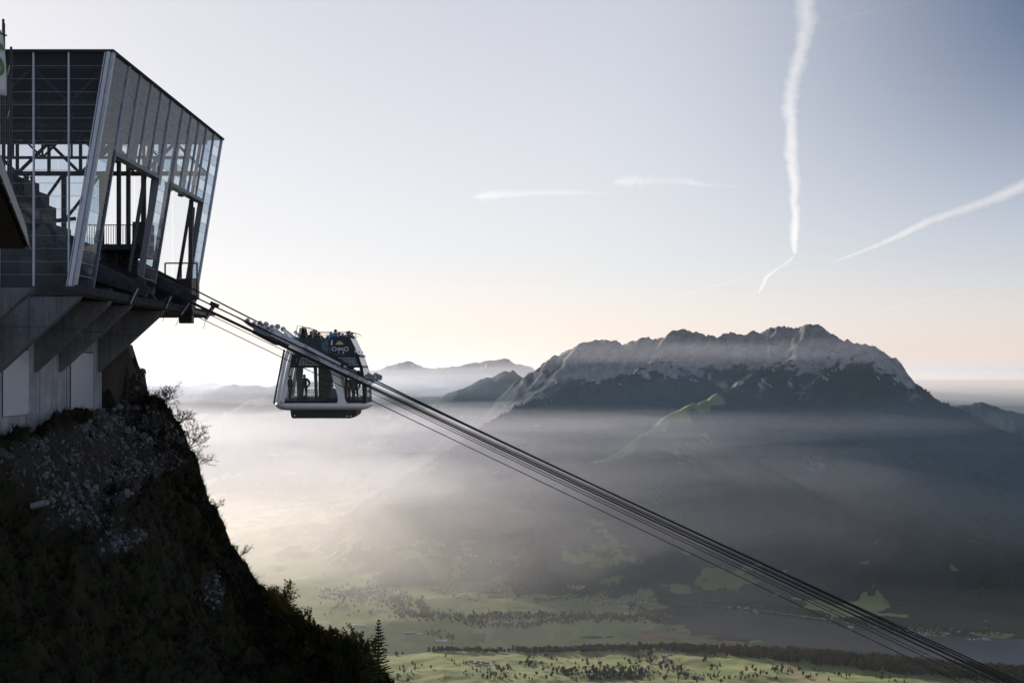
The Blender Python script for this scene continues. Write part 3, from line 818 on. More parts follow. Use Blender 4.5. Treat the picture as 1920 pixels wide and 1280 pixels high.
mb = MB(); mb.prism([(-27.9, 4.5), (-27.9, 7.2), (-22.9, 4.95), (-22.5, 4.5)], 'y', 89.9, 90.25); st(mb, 'side_plate', M_mach)
mb = MB(); mb.prism([(-27.6, 4.5), (-27.6, 8.3), (-23.0, 6.2), (-22.5, 4.5)], 'y', 99.0, 99.4); st(mb, 'side_plate', M_mach)
for q in range(16):
    x = rg.uniform(-27.5, -23.2); s = rg.uniform(.12, .4); y = rg.choice((84.5, 91.0, 96.5, 100.5)); z = 4.5 + (-22.6 - x) * .45 * rg.uniform(.3, 1)
    mb = MB(); mb.box(x - s, x + s, y - .3, y + .3, z - s, z + s * .6); st(mb, 'drive_unit', M_mach)
mb = MB(); mb.box(-22.7, -21.9, 97.5, 105, 4.05, 4.2); mb.box(-23.1, -22.2, 98.6, 99.3, 3.3, 6.4); st(mb, 'service_ledge', M_black)
mb = MB(); mb.box(-23.35, -22.9, 103.0, 104.2, 5.2, 6.7); st(mb, 'equipment_box', M_yellow)
# concrete wall, plinth, fins, doors
mb = MB(); mb.box(-40, -27.0, 66, 93.6, -2.46, 3.94); st(mb, 'concrete_wall', M_conc)
mb = MB(); mb.box(-40, -26.82, 65.9, 93.72, -6.0, -2.46); st(mb, 'plinth', M_conc)
for y in (81.3, 86.2):
    mb = MB(); mb.box(-26.995, -26.98, y - .012, y + .012, -2.4, 3.9); st(mb, 'joint', M_steel)
for y in (72, 78.5, 84.5, 90):
    mb = MB(); mb.box(-26.815, -26.80, y - .012, y + .012, -5, -2.48); st(mb, 'joint', M_steel)
for y in (67.5, 75.0, 80.6, 85.0, 93.0):
    mb = MB()
    mb.prism([(-27.0, -.1), (-27.0, 3.93), (-22.7, 3.93), (-22.85, 3.7)], 'y', y - .28, y + .28)
    f = st(mb, 'concrete_fin', M_conc_fin, .03)
    mb = MB(); mb.box(-25.4, -25.36, y - .285, y - .275, 1.6, 3.9); mb.box(-26.98, -24.2, y - .285, y - .275, 2.3, 2.34)
    st(mb, 'joint', M_steel)
for ya, ym, yb in ((71.2, 73.0, 74.6), (75.3, 77.0, 79.3), (86.9, 89.2, 91.5)):
    for a, b in ((ya, ym), (ym, yb)):
        mb = MB(); mb.box(-26.97, -26.93, a + .015, b - .015, -2.42, 1.12); st(mb, 'door_leaf', M_door, .006)
    mb = MB(); mb.box(-26.99, -26.95, ya - .07, ya, -2.44, 1.2); mb.box(-26.99, -26.95, yb, yb + .07, -2.44, 1.2); mb.box(-26.99, -26.95, ya, yb, 1.14, 1.2); st(mb, 'door_frame', M_steel)
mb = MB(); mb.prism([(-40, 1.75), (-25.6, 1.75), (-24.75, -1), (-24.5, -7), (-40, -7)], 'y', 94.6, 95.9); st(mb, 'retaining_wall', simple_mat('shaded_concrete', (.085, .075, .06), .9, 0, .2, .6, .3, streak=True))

# ------------------------------------------------------------------ terrace and banner at the edge of the view
TE = empty('terrace', (-24, 40, 4.2), 0, 'dark overhanging terrace with boarded underside beside the glass station', 'terrace')
def te(mb, name, mats):
    o = mb.build(name, mats); o.data.transform(Matrix.Translation((24, -40, -4.2))); o.parent = TE; return o
pa, pb = Vector((-17.0, 50.0)), Vector((-10.6, 29.0))
nd = Vector((pb - pa).yx); nd = Vector((nd.x, -nd.y)).normalized() * -1
for k in range(14):                  # soffit boards running along the edge
    off = nd * (.12 + k * .9)
    a = pa - off * 1 if False else pa + Vector((-(.12 + k * .9), 0)); b = pb + Vector((-(.12 + k * .9), 0))
    mb = MB(); w = .86
    mb.add([(a.x, a.y, 4.3), (a.x - w, a.y, 4.3), (b.x - w, b.y, 4.3), (b.x, b.y, 4.3), (a.x, a.y, 4.36), (a.x - w, a.y, 4.36), (b.x - w, b.y, 4.36), (b.x, b.y, 4.36)],
           [(3, 2, 1, 0), (4, 5, 6, 7), (0, 1, 5, 4), (1, 2, 6, 5), (2, 3, 7, 6), (3, 0, 4, 7)])
    te(mb, 'soffit_board', M_wood)
mb = MB(); mb.prism([(-17.0, 50), (-10.6, 29), (-40, 29), (-40, 50)], 'z', 4.37, 4.6); te(mb, 'slab', M_conc_fin)
for k in range(6):                   # edge cladding sheets
    t0, t1 = k / 6 + .004, (k + 1) / 6 - .004
    a = pa.lerp(pb, t0); b = pa.lerp(pb, t1)
    mb = MB()
    lean = Vector((.0, .0))
    mb.add([(a.x, a.y, 4.28), (b.x, b.y, 4.28), (b.x - .12, b.y - .02, 5.05), (a.x - .12, a.y - .02, 5.05), (a.x + .05, a.y + .02, 4.28), (b.x + .05, b.y + .02, 4.28), (b.x - .07, b.y, 5.05), (a.x - .07, a.y, 5.05)],
           [(0, 1, 2, 3), (7, 6, 5, 4), (0, 4, 5, 1), (1, 5, 6, 2), (2, 6, 7, 3), (3, 7, 4, 0)])
    te(mb, 'cladding_sheet', M_parapet)
mb = MB(); mb.bar((-40, 49.9, 4.6), (-17.05, 49.9, 4.6), .12, .64); te(mb, 'edge_beam', M_steel)
SC = empty('scaffold', (-17.6, 50.3, 4.7), 0, 'thin black scaffold poles standing on the terrace beside the banner', 'scaffold')
mb = MB()
for x, y, z in ((-18.12, 50.6, 12.5), (-18.05, 51.2, 11.65), (-18.6, 52.5, 11.2)):
    mb = MB(); mb.tube([(x, y, 4.4), (x + .02, y, z)], .045, 6); o = mb.build('pole', M_black); o.data.transform(Matrix.Translation((17.6, -50.3, -4.7))); o.parent = SC
for z in (6, 7.6, 9.3, 10.9):
    mb = MB(); mb.tube([(-18.6, 52.5, z), (-18.05, 51.2, z + .1)], .03, 6); o = mb.build('rail', M_black); o.data.transform(Matrix.Translation((17.6, -50.3, -4.7))); o.parent = SC
M_banner = simple_mat('banner_cloth', (.62, .64, .64), .8, 0, .06, 3)
M_green = simple_mat('banner_green', (.10, .24, .06), .8, 0, .1, 3)
BN = empty('banner', (-16.3, 46, 9.6), 0, 'white cloth banner with a green letter S hanging above the terrace', 'banner')
mb = MB(); nb = 14                   # rippled cloth
ys = [44.2 + 1.9 * i / nb for i in range(nb + 1)]
vs = []; 
for i, y in enumerate(ys):
    for k in range(9):
        z = 8.9 + 2.1 * k / 8; x = -16.55 + .09 * math.sin(i * .9 + k * .3) + (8.9 - z) * .10 + .32 * ((y - 44.2) / 1.9 - .5)
        vs.append((x, y, z))
fs = [(i * 9 + k, (i + 1) * 9 + k, (i + 1) * 9 + k + 1, i * 9 + k + 1) for i in range(nb) for k in range(8)]
mb.add(vs, fs, 0, True)
o = mb.build('cloth', M_banner); o.data.transform(Matrix.Translation((16.3, -46, -9.6))); o.parent = BN
sm = o.modifiers.new('thickness', 'SOLIDIFY'); sm.thickness = .012
def text_mesh(s, size, mat, ext=.004):
    cu = bpy.data.curves.new('lettering', 'FONT'); cu.body = s; cu.size = size; cu.extrude = ext; cu.align_x = 'CENTER'
    to = bpy.data.objects.new('lettering', cu); COL.objects.link(to)
    dg = bpy.context.evaluated_depsgraph_get(); me = bpy.data.meshes.new_from_object(to.evaluated_get(dg))
    bpy.data.objects.remove(to); me.materials.clear(); me.materials.append(mat)
    return me
o = link_mesh('lettering', text_mesh('S', 1.5, M_green), BN)
o.location = (-.18, -.3, -.1); o.rotation_euler = (R(90), 0, R(76))
mb = MB(); mb.tube([(-16.9, 44.1, 10.9), (-16.45, 46.3, 10.9)], .025, 6); mb.tube([(-16.52, 46.3, 4.6), (-16.54, 46.3, 11.3)], .04, 6); o = mb.build('pole', M_black); o.data.transform(Matrix.Translation((16.3, -46, -9.6))); o.parent = BN

# ------------------------------------------------------------------ ropes
M_rope = simple_mat('greased_rope', (.012, .012, .013), .5, .4, .2, 30)
def rope_pts(pts, d, x_left=None, x_right=2700):
    pts = sorted(pts)
    (xa, ya), (xb, yb) = pts[0], pts[1]
    out = []
    if x_left is not None: out.append((x_left, ya + (x_left - xa) * (yb - ya) / (xb - xa)))
    out += pts
    (xa, ya), (xb, yb) = pts[-3], pts[-1]
    if x_right: out.append((x_right, yb + (x_right - xb) * (yb - ya) / (xb - xa)))
    xs = np.array([p[0] for p in out]); yy = np.array([p[1] for p in out])
    deg = 3 if len(out) > 5 else 1
    c = np.polyfit((xs - 900) / 1000, yy, deg)          # one smooth sagging line
    lo_, hi_ = xs.min(), xs.max()
    return [at(x, float(np.polyval(c, (x - 900) / 1000)), d) for x in np.linspace(lo_, hi_, 40)]
def rope(name, label, pts, d, r, x_left=None, x_right=2700, group='ropes of the cable car line'):
    mb = MB(); mb.tube(rope_pts(pts, d, x_left, x_right), r, 8)
    o = mb.build(name, M_rope)
    return tag(o, label, 'cable', group)
rope('track_cable', 'thick black track rope running along the top of the cabin beam', [(370, 546), (466, 597.5), (560, 644), (660, 693), (800.6, 759), (900, 806.5), (1100, 901), (1300, 993), (1720, 1188.5), (1913, 1280)], 99.0, .052, 200)
rope('track_cable', 'thick black track rope just below the topmost one, carrying the wheel bogies', [(371, 560), (465, 606), (560, 650.5), (660, 696.5), (800, 761.5), (900, 808.5), (1100, 903), (1300, 995.5), (1720, 1192), (1902, 1280)], 97.35, .05, 200)
rope('track_cable', 'upper rope of the thick black pair below the cabin beam', [(365, 569), (396, 584), (476, 621), (560, 660), (692, 724), (758, 755.5), (900, 818), (1100, 912.5), (1289, 999.5), (1720, 1200), (1890, 1280)], 88.6, .045, 190)
rope('track_cable', 'lower rope of the thick black pair below the cabin beam', [(365, 571), (476, 623.5), (560, 663), (692, 727.5), (758, 759), (900, 822), (1100, 916.3), (1276, 999.5), (1720, 1207), (1870, 1279)], 86.4, .045, 180)
rope('haul_cable', 'thin haul rope leaving the front end of the cabin carriage', [(690, 718), (800, 771.5), (900, 816), (1100, 909.5), (1300, 1002), (1720, 1197.5), (1897, 1280)], 97.2, .024)
rope('haul_cable', 'thin haul rope passing above the lowest thin pair', [(694, 730), (800.6, 782), (900, 828), (1100, 924.5), (1260, 999.4), (1720, 1217.7), (1848, 1278)], 97.5, .024)
rope('haul_cable', 'thin haul rope crossing the lower windows of the cabin', [(365, 576), (534, 657.5), (694, 736), (900, 833), (1100, 929), (1250, 999), (1720, 1224), (1832, 1278)], 87.6, .024, 200)
rope('haul_cable', 'lowest thin haul rope of the line, hanging clear below the others', [(350, 584), (527, 669), (694, 750.7), (800, 798.5), (882, 840), (1100, 944), (1217, 999), (1720, 1239.6), (1801, 1279)], 86.8, .026, 200)
rope('haul_cable', 'short thin rope from the last rope hanger to the tail wheels of the carriage', [(403, 574), (427.5, 587), (459, 603), (476, 611.5)], 97.1, .025, None, None)

def hanger(label, top, bot, wire, d):
    e = empty('rope_hanger', at(*top, d), 0, label, 'rope hanger', 'rope hangers below the station')
    o_ = at(*top, d)
    mb = MB(); b = at(*bot, d) - o_; mb.bar((0, 0, 0), b, .26, .12, 0, (0, 1, 0)); mb.bar((-.28, 0, .1), (.28, 0, -.14), .2, .3, 0); mb.build('arm', M_black, e)
    mb = MB(); mb.bar(b * .3 + Vector((.07, -.08, 0)), b * .95 + Vector((.07, -.08, 0)), .06, .04, 0, (0, 1, 0)); mb.build('cover_strip', M_alu, e)
    mb = MB(); w = at(*wire, d) - o_; mb.tube([b, b.lerp(w, .5) + Vector((.03, 0, .02)), w], .018, 5); mb.build('whip_wire', M_black, e)
hanger('black rope hanger out on the ropes, the nearest one to the cabin', (402, 571), (385, 598), (381, 617), 97.0)
hanger('black rope hanger under the tip of the outermost glass column', (362, 556), (337, 592), (329, 611), 96.4)
hanger('grey rope hanger beside the loose ring above the last concrete fin', (325, 543), (309, 580), (305, 603), 90)
hanger('long grey rope hanger dropping across the top of the concrete fins', (264, 527), (242, 572), (233, 594), 84)

# ------------------------------------------------------------------ the cabin
CX, CYP, CD = 604.0, 784.5, 98.0
S = F / CD
M_white = simple_mat('white_cabin_paint', (.82, .83, .83), .35, 0, .04, 1.5)
M_cgrey = simple_mat('grey_carriage_paint', (.62, .65, .68), .45, .0, .12, 4)
M_cdark = simple_mat('dark_bogie_steel', (.22, .24, .25), .5, .2, .25, 6)
M_under = simple_mat('dark_underbody', (.02, .027, .03), .5, .1, .2, 2)
M_lamp = simple_mat('lamp_lens', (.8, .8, .75), .2, 0, .02, 4)
M_chrome = simple_mat('polished_rail', (.55, .56, .57), .25, .9, .05, 6)
def cab_glass(name, tint, dark, gloss):
    m, nt, out = new_mat(name); N = nt.nodes.new; L = nt.links.new
    tr = N('ShaderNodeBsdfTransparent'); tr.inputs[0].default_value = (*tint, 1)
    gl = N('ShaderNodeBsdfGlossy'); gl.inputs['Roughness'].default_value = .04; gl.inputs['Color'].default_value = (.85, .95, 1, 1)
    df = N('ShaderNodeBsdfDiffuse'); df.inputs['Color'].default_value = (.02, .03, .035, 1)
    fr = N('ShaderNodeFresnel'); fr.inputs['IOR'].default_value = 1.45
    m1 = N('ShaderNodeMixShader'); m1.inputs[0].default_value = dark; L(tr.outputs[0], m1.inputs[1]); L(df.outputs[0], m1.inputs[2])
    gb = N('ShaderNodeNewGeometry'); mu = N('ShaderNodeMath'); mu.operation = 'MULTIPLY'; mu.inputs[1].default_value = gloss; L(fr.outputs[0], mu.inputs[0])
    iv = N('ShaderNodeMath'); iv.operation = 'SUBTRACT'; iv.inputs[0].default_value = 1; L(gb.outputs['Backfacing'], iv.inputs[1])      # one mirror per pane: its outer face
    m_b = N('ShaderNodeMath'); m_b.operation = 'MULTIPLY'; L(mu.outputs[0], m_b.inputs[0]); L(iv.outputs[0], m_b.inputs[1]); mu = m_b
    m2 = N('ShaderNodeMixShader'); L(mu.outputs[0], m2.inputs[0]); L(m1.outputs[0], m2.inputs[1]); L(gl.outputs[0], m2.inputs[2])
    L(m2.outputs[0], out.inputs['Surface']); return m
M_cgl = cab_glass('clear_cabin_glass', (.93, .95, .95), .0, .4)
M_cgd = cab_glass('dark_cabin_glass', (.42, .50, .54), .25, .8)
M_cge = cab_glass('end_cabin_glass', (.95, .95, .95), .0, 1.0)

CA = empty('cable_car', at(CX, CYP, CD), 0, 'white and black two storey cable car with passengers on its open roof', 'cable car')
def q(px, py): return ((px - CX) / S, (CYP - py) / S)      # photo outline -> metres on the cabin's front
def zz(py): return (CYP - py) / S
def xl(z): return float(np.interp(z, [zz(756), zz(730), zz(700), zz(675), zz(650), zz(632), zz(622)], [q(515, 0)[0], q(519, 0)[0], q(524, 0)[0], q(529, 0)[0], q(535, 0)[0], q(541, 0)[0], q(545, 0)[0]]))
def xr(z): return float(np.interp(z, [zz(756), zz(722), zz(690), zz(670), zz(650), zz(629), zz(622)], [q(686, 0)[0], q(685, 0)[0], q(679.5, 0)[0], q(672, 0)[0], q(662.5, 0)[0], q(652.5, 0)[0], q(649, 0)[0]]))
DEP = 4.1
def yin(z): return .28 * max(0, (z - zz(700))) / 2.9        # the front leans in towards the top
def ring(z, inset, rad, n=6):
    x0, x1, y0, y1 = xl(zz(756)) - .06 + inset, xr(zz(756)) + .10 - inset, -.06 + inset, DEP + .06 - inset
    rad = max(.05, min(rad, (y1 - y0) / 2 - .01)); out = []
    for cx_, cy_, a0 in ((x1 - rad, y0 + rad, -90), (x1 - rad, y1 - rad, 0), (x0 + rad, y1 - rad, 90), (x0 + rad, y0 + rad, 180)):
        for i in range(n + 1):
            a = R(a0 + 90 * i / n); out.append((cx_ + rad * math.cos(a), cy_ + rad * math.sin(a), z))
    return out
mb = MB(); rings = [ring(zz(755.6), .16, .55), ring(zz(755.6), .04, .7), ring(zz(757.5), 0, .75), ring(zz(761), -.02, .8), ring(zz(765), .1, .8), ring(zz(768), .3, .8), ring(zz(769.4), .6, .8)]
vs = [p for r_ in rings for p in r_]; nr_ = len(rings[0])
fs = [(i * nr_ + k, i * nr_ + (k + 1) % nr_, (i + 1) * nr_ + (k + 1) % nr_, (i + 1) * nr_ + k) for i in range(len(rings) - 1) for k in range(nr_)]
fs.append(tuple(range(nr_))[::-1]); fs.append(tuple(range((len(rings) - 1) * nr_, len(rings) * nr_)))
mb.add(vs, fs, 0, True); mb.build('floor_tray', M_white, CA)
mb = MB(); mb.prism([q(542, 769.5), q(543, 776), q(544.5, 783), q(548, 784.5), q(656, 784.5), q(666, 778), q(668, 769.5)], 'y', .5, DEP - .5)
mb.box(q(549, 0)[0], q(650, 0)[0], .42, .5, zz(772), zz(771)); ub = mb.build('under_box', M_under, CA)
for px, py in ((550.5, 779), (649, 780.3), (656, 780.3)):
    x, z = q(px, py); mb = MB(); mb.disc((x, .47, z), .05, .06, 'y', 10); mb.build('lamp', M_lamp, ub)
def panel(poly, y0, y1, name, mat, bevel=0, parent=None, lean=True):
    mb = MB(); n = len(poly); P = [q(*p) for p in poly]
    vs = [(x, y0 + (yin(z) if lean else 0), z) for x, z in P] + [(x, y1 + (yin(z) if lean else 0), z) for x, z in P]
    mb.add(vs, [tuple(range(n)), tuple(range(n, 2 * n))[::-1]] + [(i, (i + 1) % n, n + (i + 1) % n, n + i) for i in range(n)])
    return mb.build(name, mat, parent or CA, bevel)
for y in (0.0, DEP - .16):
    panel([(517, 755.5), (524.2, 755.5), (526.5, 740), (531, 710), (536.5, 680), (541, 665), (547.5, 650), (545, 646), (539, 650), (533, 665), (528, 690), (522, 725)], y, y + .16, 'side_pillar', M_white, .015)
    panel([(525.2, 754.8), (532.8, 754.8), (536.2, 735), (540.5, 700), (543.8, 680), (546, 668), (549.5, 659), (547, 652), (542, 666), (537, 684), (531.5, 712), (527, 742)], y, y + .16, 'door_pillar', M_white, .015)
    panel([(545, 645.5), (551, 646), (600, 669), (626, 684), (634, 694), (622, 690), (600, 679), (570, 664), (556, 659.5), (549, 661)], y, y + .17, 'roof_band', M_white, .015)
    panel([(613.5, 686), (633, 690), (638, 704), (643, 728), (646.5, 748), (650.5, 755.8), (631, 755.8), (633.6, 750), (632.5, 742), (626.5, 718), (619, 694)], y, y + .18, 'centre_pillar', M_white, .015)
mb = MB()
for a, b in (((513.6, 757), (518, 730)), ((518, 730), (524, 700)), ((524, 700), (533, 655))):
    (x0, z0), (x1, z1) = q(*a), q(*b); mb.bar((x0, .05, z0), (x1, .05, z1), .12, .12, 0, (0, 1, 0)); mb.bar((x0, DEP - .05, z0), (x1, DEP - .05, z1), .12, .12, 0, (0, 1, 0))
mb.build('edge_trim', M_black, CA)
for k in range(5):
    x, z = q(516.5 + k * 1.1, 745 - k * 8); mb = MB(); mb.box(x - .02, x + .02, -.02, .0, z - .03, z + .03); mb.build('bolt', M_chrome, CA)
for y, gm in ((.06, M_cgl), (DEP - .08, M_cgl)):
    panel([(533, 754.8), (631, 754.8), (626.5, 718), (618.5, 690), (600, 688.5), (543.5, 688.5)], y, y + .015, 'window_pane', gm)
    panel([(650.5, 755.5), (686, 755.5), (685, 722), (679.5, 690), (634, 690), (638, 704), (643, 728)], y, y + .015, 'window_pane', gm)
# storey band and upper glass
panel([(548, 664), (671, 664), (679, 688.5), (543.5, 688.5)], .10, .11, 'band_glass', M_cgd)
panel([(547, 640), (551, 632.5), (618, 632.5), (618, 663.6), (549, 663.6)], .06, .075, 'upper_pane', M_cgd)
panel([(618.3, 632.5), (653, 632), (662.5, 650), (669.5, 663.6), (618.3, 663.6)], .06, .075, 'sign_pane', cab_glass('sign_glass', (.2, .24, .26), .45, .6))
panel([(549, 638), (552, 632.5), (654, 632.5), (662, 650), (669, 663.6), (549, 663.6)], DEP - .4, DEP - .385, 'upper_pane', M_cgd, lean=False)
def lattice(poly_fn, z0, z1, y, step, w, name):
    mb = MB(); z = z0
    while z <= z1 + 1e-6:
        x0, x1 = poly_fn(z); yy = y + yin(z); mb.box(x0, x1, yy, yy + .012, z - w / 2, z + w / 2); z += step
    x0, x1 = poly_fn(z0); n = int((x1 - x0) / step)
    for i in range(n + 1):
        x = x0 + i * step; xa0, xa1 = poly_fn(z1)
        if xa0 <= x <= xa1 + .05: mb.bar((x, y + yin(z0) - .006, z0), (x, y + yin(z1) - .006, z1), w, .01, 0, (0, 1, 0))
    o = mb.build(name, M_black, CA); o['kind'] = 'stuff'; return o
lattice(lambda z: (xl(z) + .62, xr(z)), zz(688), zz(664.5), .04, .098, .05, 'perforated_sheet')
lattice(lambda z: (xl(z) + .62, q(632, 0)[0]), zz(755), zz(746), .03, .085, .044, 'perforated_sheet')
lattice(lambda z: (q(648, 0)[0], xr(z)), zz(755), zz(744), .03, .098, .05, 'perforated_sheet')
lattice(lambda z: (xl(z) + .62, xr(z)), zz(755), zz(746), DEP - .14, .11, .06, 'perforated_sheet')
mb = MB(); mb.prism([q(545, 664), q(672, 664), q(676, 668), q(544, 668)], 'y', .16, DEP - .16); mb.build('upper_deck', M_black, CA)
mb = MB(); mb.prism([q(544, 685), q(678, 685), q(679.4, 689), q(543, 689)], 'y', .12, DEP - .12); mb.build('ceiling', M_black, CA)
mb = MB(); mb.prism([q(518, 750), q(685, 750), q(685, 755), q(518, 755)], 'y', .1, DEP - .1); mb.build('lower_floor', M_black, CA)
for a, b in ((664, 690), (668, 686)):
    pass
# corner pillar, right end glass
panel([(649, 629), (654, 629), (664, 650), (673, 670), (680, 690), (685.3, 722), (687, 755.5), (682, 755.5), (680.5, 722), (674, 690), (666, 670), (657, 650)], .0, .12, 'corner_pillar', M_black)
panel([(649, 629), (654, 629), (664, 650), (673, 670), (680, 690), (685.3, 722), (687, 755.5), (682, 755.5), (680.5, 722), (674, 690), (666, 670), (657, 650)], DEP - .12, DEP, 'corner_pillar', M_white, lean=False)
def end_pane(pa_, pb_, name, mat):
    mb = MB(); (x0, z0), (x1, z1) = q(*pa_), q(*pb_)
    vs = [(x0, .13 + yin(z0), z0), (x0, DEP - .14, z0), (x1, DEP - .14, z1), (x1, .13 + yin(z1), z1)]
    mb.add(vs + [(v[0] - .02, v[1], v[2]) for v in vs], [(0, 1, 2, 3), (7, 6, 5, 4), (0, 4, 5, 1), (1, 5, 6, 2), (2, 6, 7, 3), (3, 7, 4, 0)])
    return mb.build(name, mat, CA)
M_end = simple_mat('sky_reflection_paint', (.74, .72, .68), .25, 0, .03, 2)  # pale colour stands in for the sky reflected in the end glass
for a, b, mt in (((686.8, 755), (685, 722), M_cge), ((684.9, 721.5), (683.5, 711), M_end), ((683.3, 710.5), (679.6, 690), M_end), ((679.3, 689.5), (672.6, 669), M_end), ((672.2, 668.6), (656, 633), M_end)):
    end_pane(a, b, 'end_pane' if mt is M_cge else 'sky_reflection_pane', mt)
for px, py in ((677, 659), (681, 659.5)):
    x, z = q(px - 8.5, py); mb = MB(); mb.disc((x + .05, 1.2 if px < 680 else 2.0, z), .07, .05, 'x', 10); mb.build('end_lamp', M_black, CA)
# interior
def ibox(poly, y0, y1, name, mat):
    mb = MB(); mb.prism([q(*p) for p in poly], 'y', y0, y1); return mb.build(name, mat, CA)
ibox([(551, 750), (556.5, 750), (561, 689), (549, 689), (547.5, 700)], 1.7, 2.0, 'inner_column', M_black)
ibox([(585, 750), (590, 750), (589, 689), (582.5, 689)], 1.4, 1.6, 'inner_column', M_black)
st_ = ibox([(590, 750), (612, 750), (613.5, 715), (613.5, 689), (589, 689)], 2.0, 3.4, 'stair_shaft', M_black)
ibox([(613, 727), (627, 737), (630, 750), (613, 750)], 1.9, 3.3, 'bench_back', simple_mat('blue_grey_seat', (.12, .16, .20), .6, 0, .1, 3))
ibox([(653, 750), (655, 750), (655, 689), (653, 689)], 2.2, 2.4, 'inner_column', M_black)
ibox([(673, 750), (681, 750), (679, 700), (676, 689), (668, 689), (670, 705)], 2.6, 2.8, 'inner_column', M_black)
mb = MB()
for i in range(9):
    z = zz(748) + i * (zz(666) - zz(748)) / 9; x = q(592 + i * 2.2, 0)[0]; mb.box(x, x + .3, 1.75, 2.0, z, z + .05)
mb.build('stair_treads', M_steel, CA)
for py in (717.5, 721, 724.5, 733, 737):
    mb = MB(); mb.bar((q(526, 0)[0], DEP - .25, zz(py)), (q(683, 0)[0], DEP - .25, zz(py)), .03, .04); mb.build('handrail', M_black, CA)
mb = MB(); mb.prism([q(555, 745), q(556, 742), q(560, 746), q(566, 746.5), q(566, 750), q(555, 750)], 'y', DEP - .5, DEP - .4); mb.build('floor_fitting', M_black, CA)
# roof deck railings and the cover over the stair head
def rail(name, pts, y, r=.025):
    mb = MB(); mb.tube([(q(*p)[0], y, q(*p)[1]) for p in pts], r, 6); return mb.build(name, M_chrome, CA)
for y in (.42, DEP - .42):
    rail('top_rail', [(585, 622), (655, 622), (663, 624), (667, 628)], y)
    rail('top_rail', [(582, 628), (655, 628.3), (662, 630)], y, .02)
    rail('stair_rail', [(550, 640), (556, 610), (566, 611.5), (580, 616.5), (586, 622)], y)
    rail('stair_rail', [(563, 611), (578, 620.5)], y, .02)
    for px in (585, 600, 616, 632, 648): rail('rail_post', [(px, 633), (px + .2, 622)], y, .02)
    rail('rail_hoop', [(573, 637), (574, 628), (578, 622), (586, 622)], y, .02)
rail('top_rail', [(655, 622), (655.2, 622)], .42)
for py in (622, 628.3):
    mb = MB(); x = q(657, 0)[0]; mb.tube([(x, .42, zz(py)), (x, DEP - .42, zz(py))], .022, 6); mb.build('end_rail', M_chrome, CA)
ibox([(549, 650), (555, 613.5), (563, 611.5), (569, 634), (569, 663)], 1.6, 1.66, 'stair_cover', M_cgd)
ibox([(549, 650), (555, 613.5), (563, 611.5), (569, 634), (569, 663)], 2.7, 2.76, 'stair_cover', M_black)
ibox([(569, 663), (569, 640), (576, 628), (590, 634), (590, 663)], 2.9, 2.96, 'stair_cover', M_black)
# sign on the dark pane
M_sign = simple_mat('sign_white', (.85, .85, .83), .5, 0, .01, 2)
M_red = simple_mat('dark_red_decal', (.25, .02, .025), .5, 0, .02, 2)
M_sunny = simple_mat('pale_yellow_decal', (.85, .70, .35), .5, 0, .02, 2)
def sign_text(s, size, px, py, mat):
    o = link_mesh('lettering', text_mesh(s, size, mat, .002), CA); x, z = q(px, py)
    o.location = (x, .03 + yin(z) - .01, z); o.rotation_euler = (R(90 - 5), 0, 0); return o
sign_text('C', .42, 625.0, 657.8, M_sign); sign_text('ABRI', .31, 636.2, 657.0, M_sign); sign_text('O', .42, 648.6, 657.8, M_sign)
mb = MB(); cx_, cz_ = q(636, 645.2); n = 12
for rin, rou, mi in ((.0, .13, 0), (.17, .22, 0)):
    for i in range(n):
        a0, a1 = math.pi * i / n, math.pi * (i + 1) / n; yb = yin(cz_) + .02
        vs = [(cx_ + rr_ * math.cos(a), y_, cz_ + rr_ * math.sin(a)) for y_ in (yb, yb + .01) for rr_, a in ((rin, a0), (rou, a0), (rou, a1), (rin, a1))]
        mb.add(vs, [(3, 2, 1, 0), (4, 5, 6, 7), (0, 1, 5, 4), (1, 2, 6, 5), (2, 3, 7, 6), (3, 0, 4, 7)])
mb.build('emblem_sun', M_sunny, CA)
panel([(629, 643.4), (643.5, 643.4), (643.5, 646.4), (629, 646.4)], .025, .035, 'emblem_band', M_red)
o = sign_text('STANSERHORN', .085, 636.3, 645.9, M_sign); o.location.y -= .006
for poly in ([(620.6, 637), (622.2, 636.5), (622.6, 642), (622.2, 647), (620.6, 647.5), (619.6, 644)], [(634.2, 658.8), (635.2, 658.8), (635.3, 662), (634.4, 662)], [(642.3, 658.8), (644, 658.8), (644.6, 662), (642, 662)]):
    panel(poly, .028, .036, 'white_shape', M_sign)  # small plain white shapes beside and below the lettering
panel([(665.5, 650), (666.8, 650), (669, 661), (665, 661)], -.01, -.002, 'white_shape', M_sign)

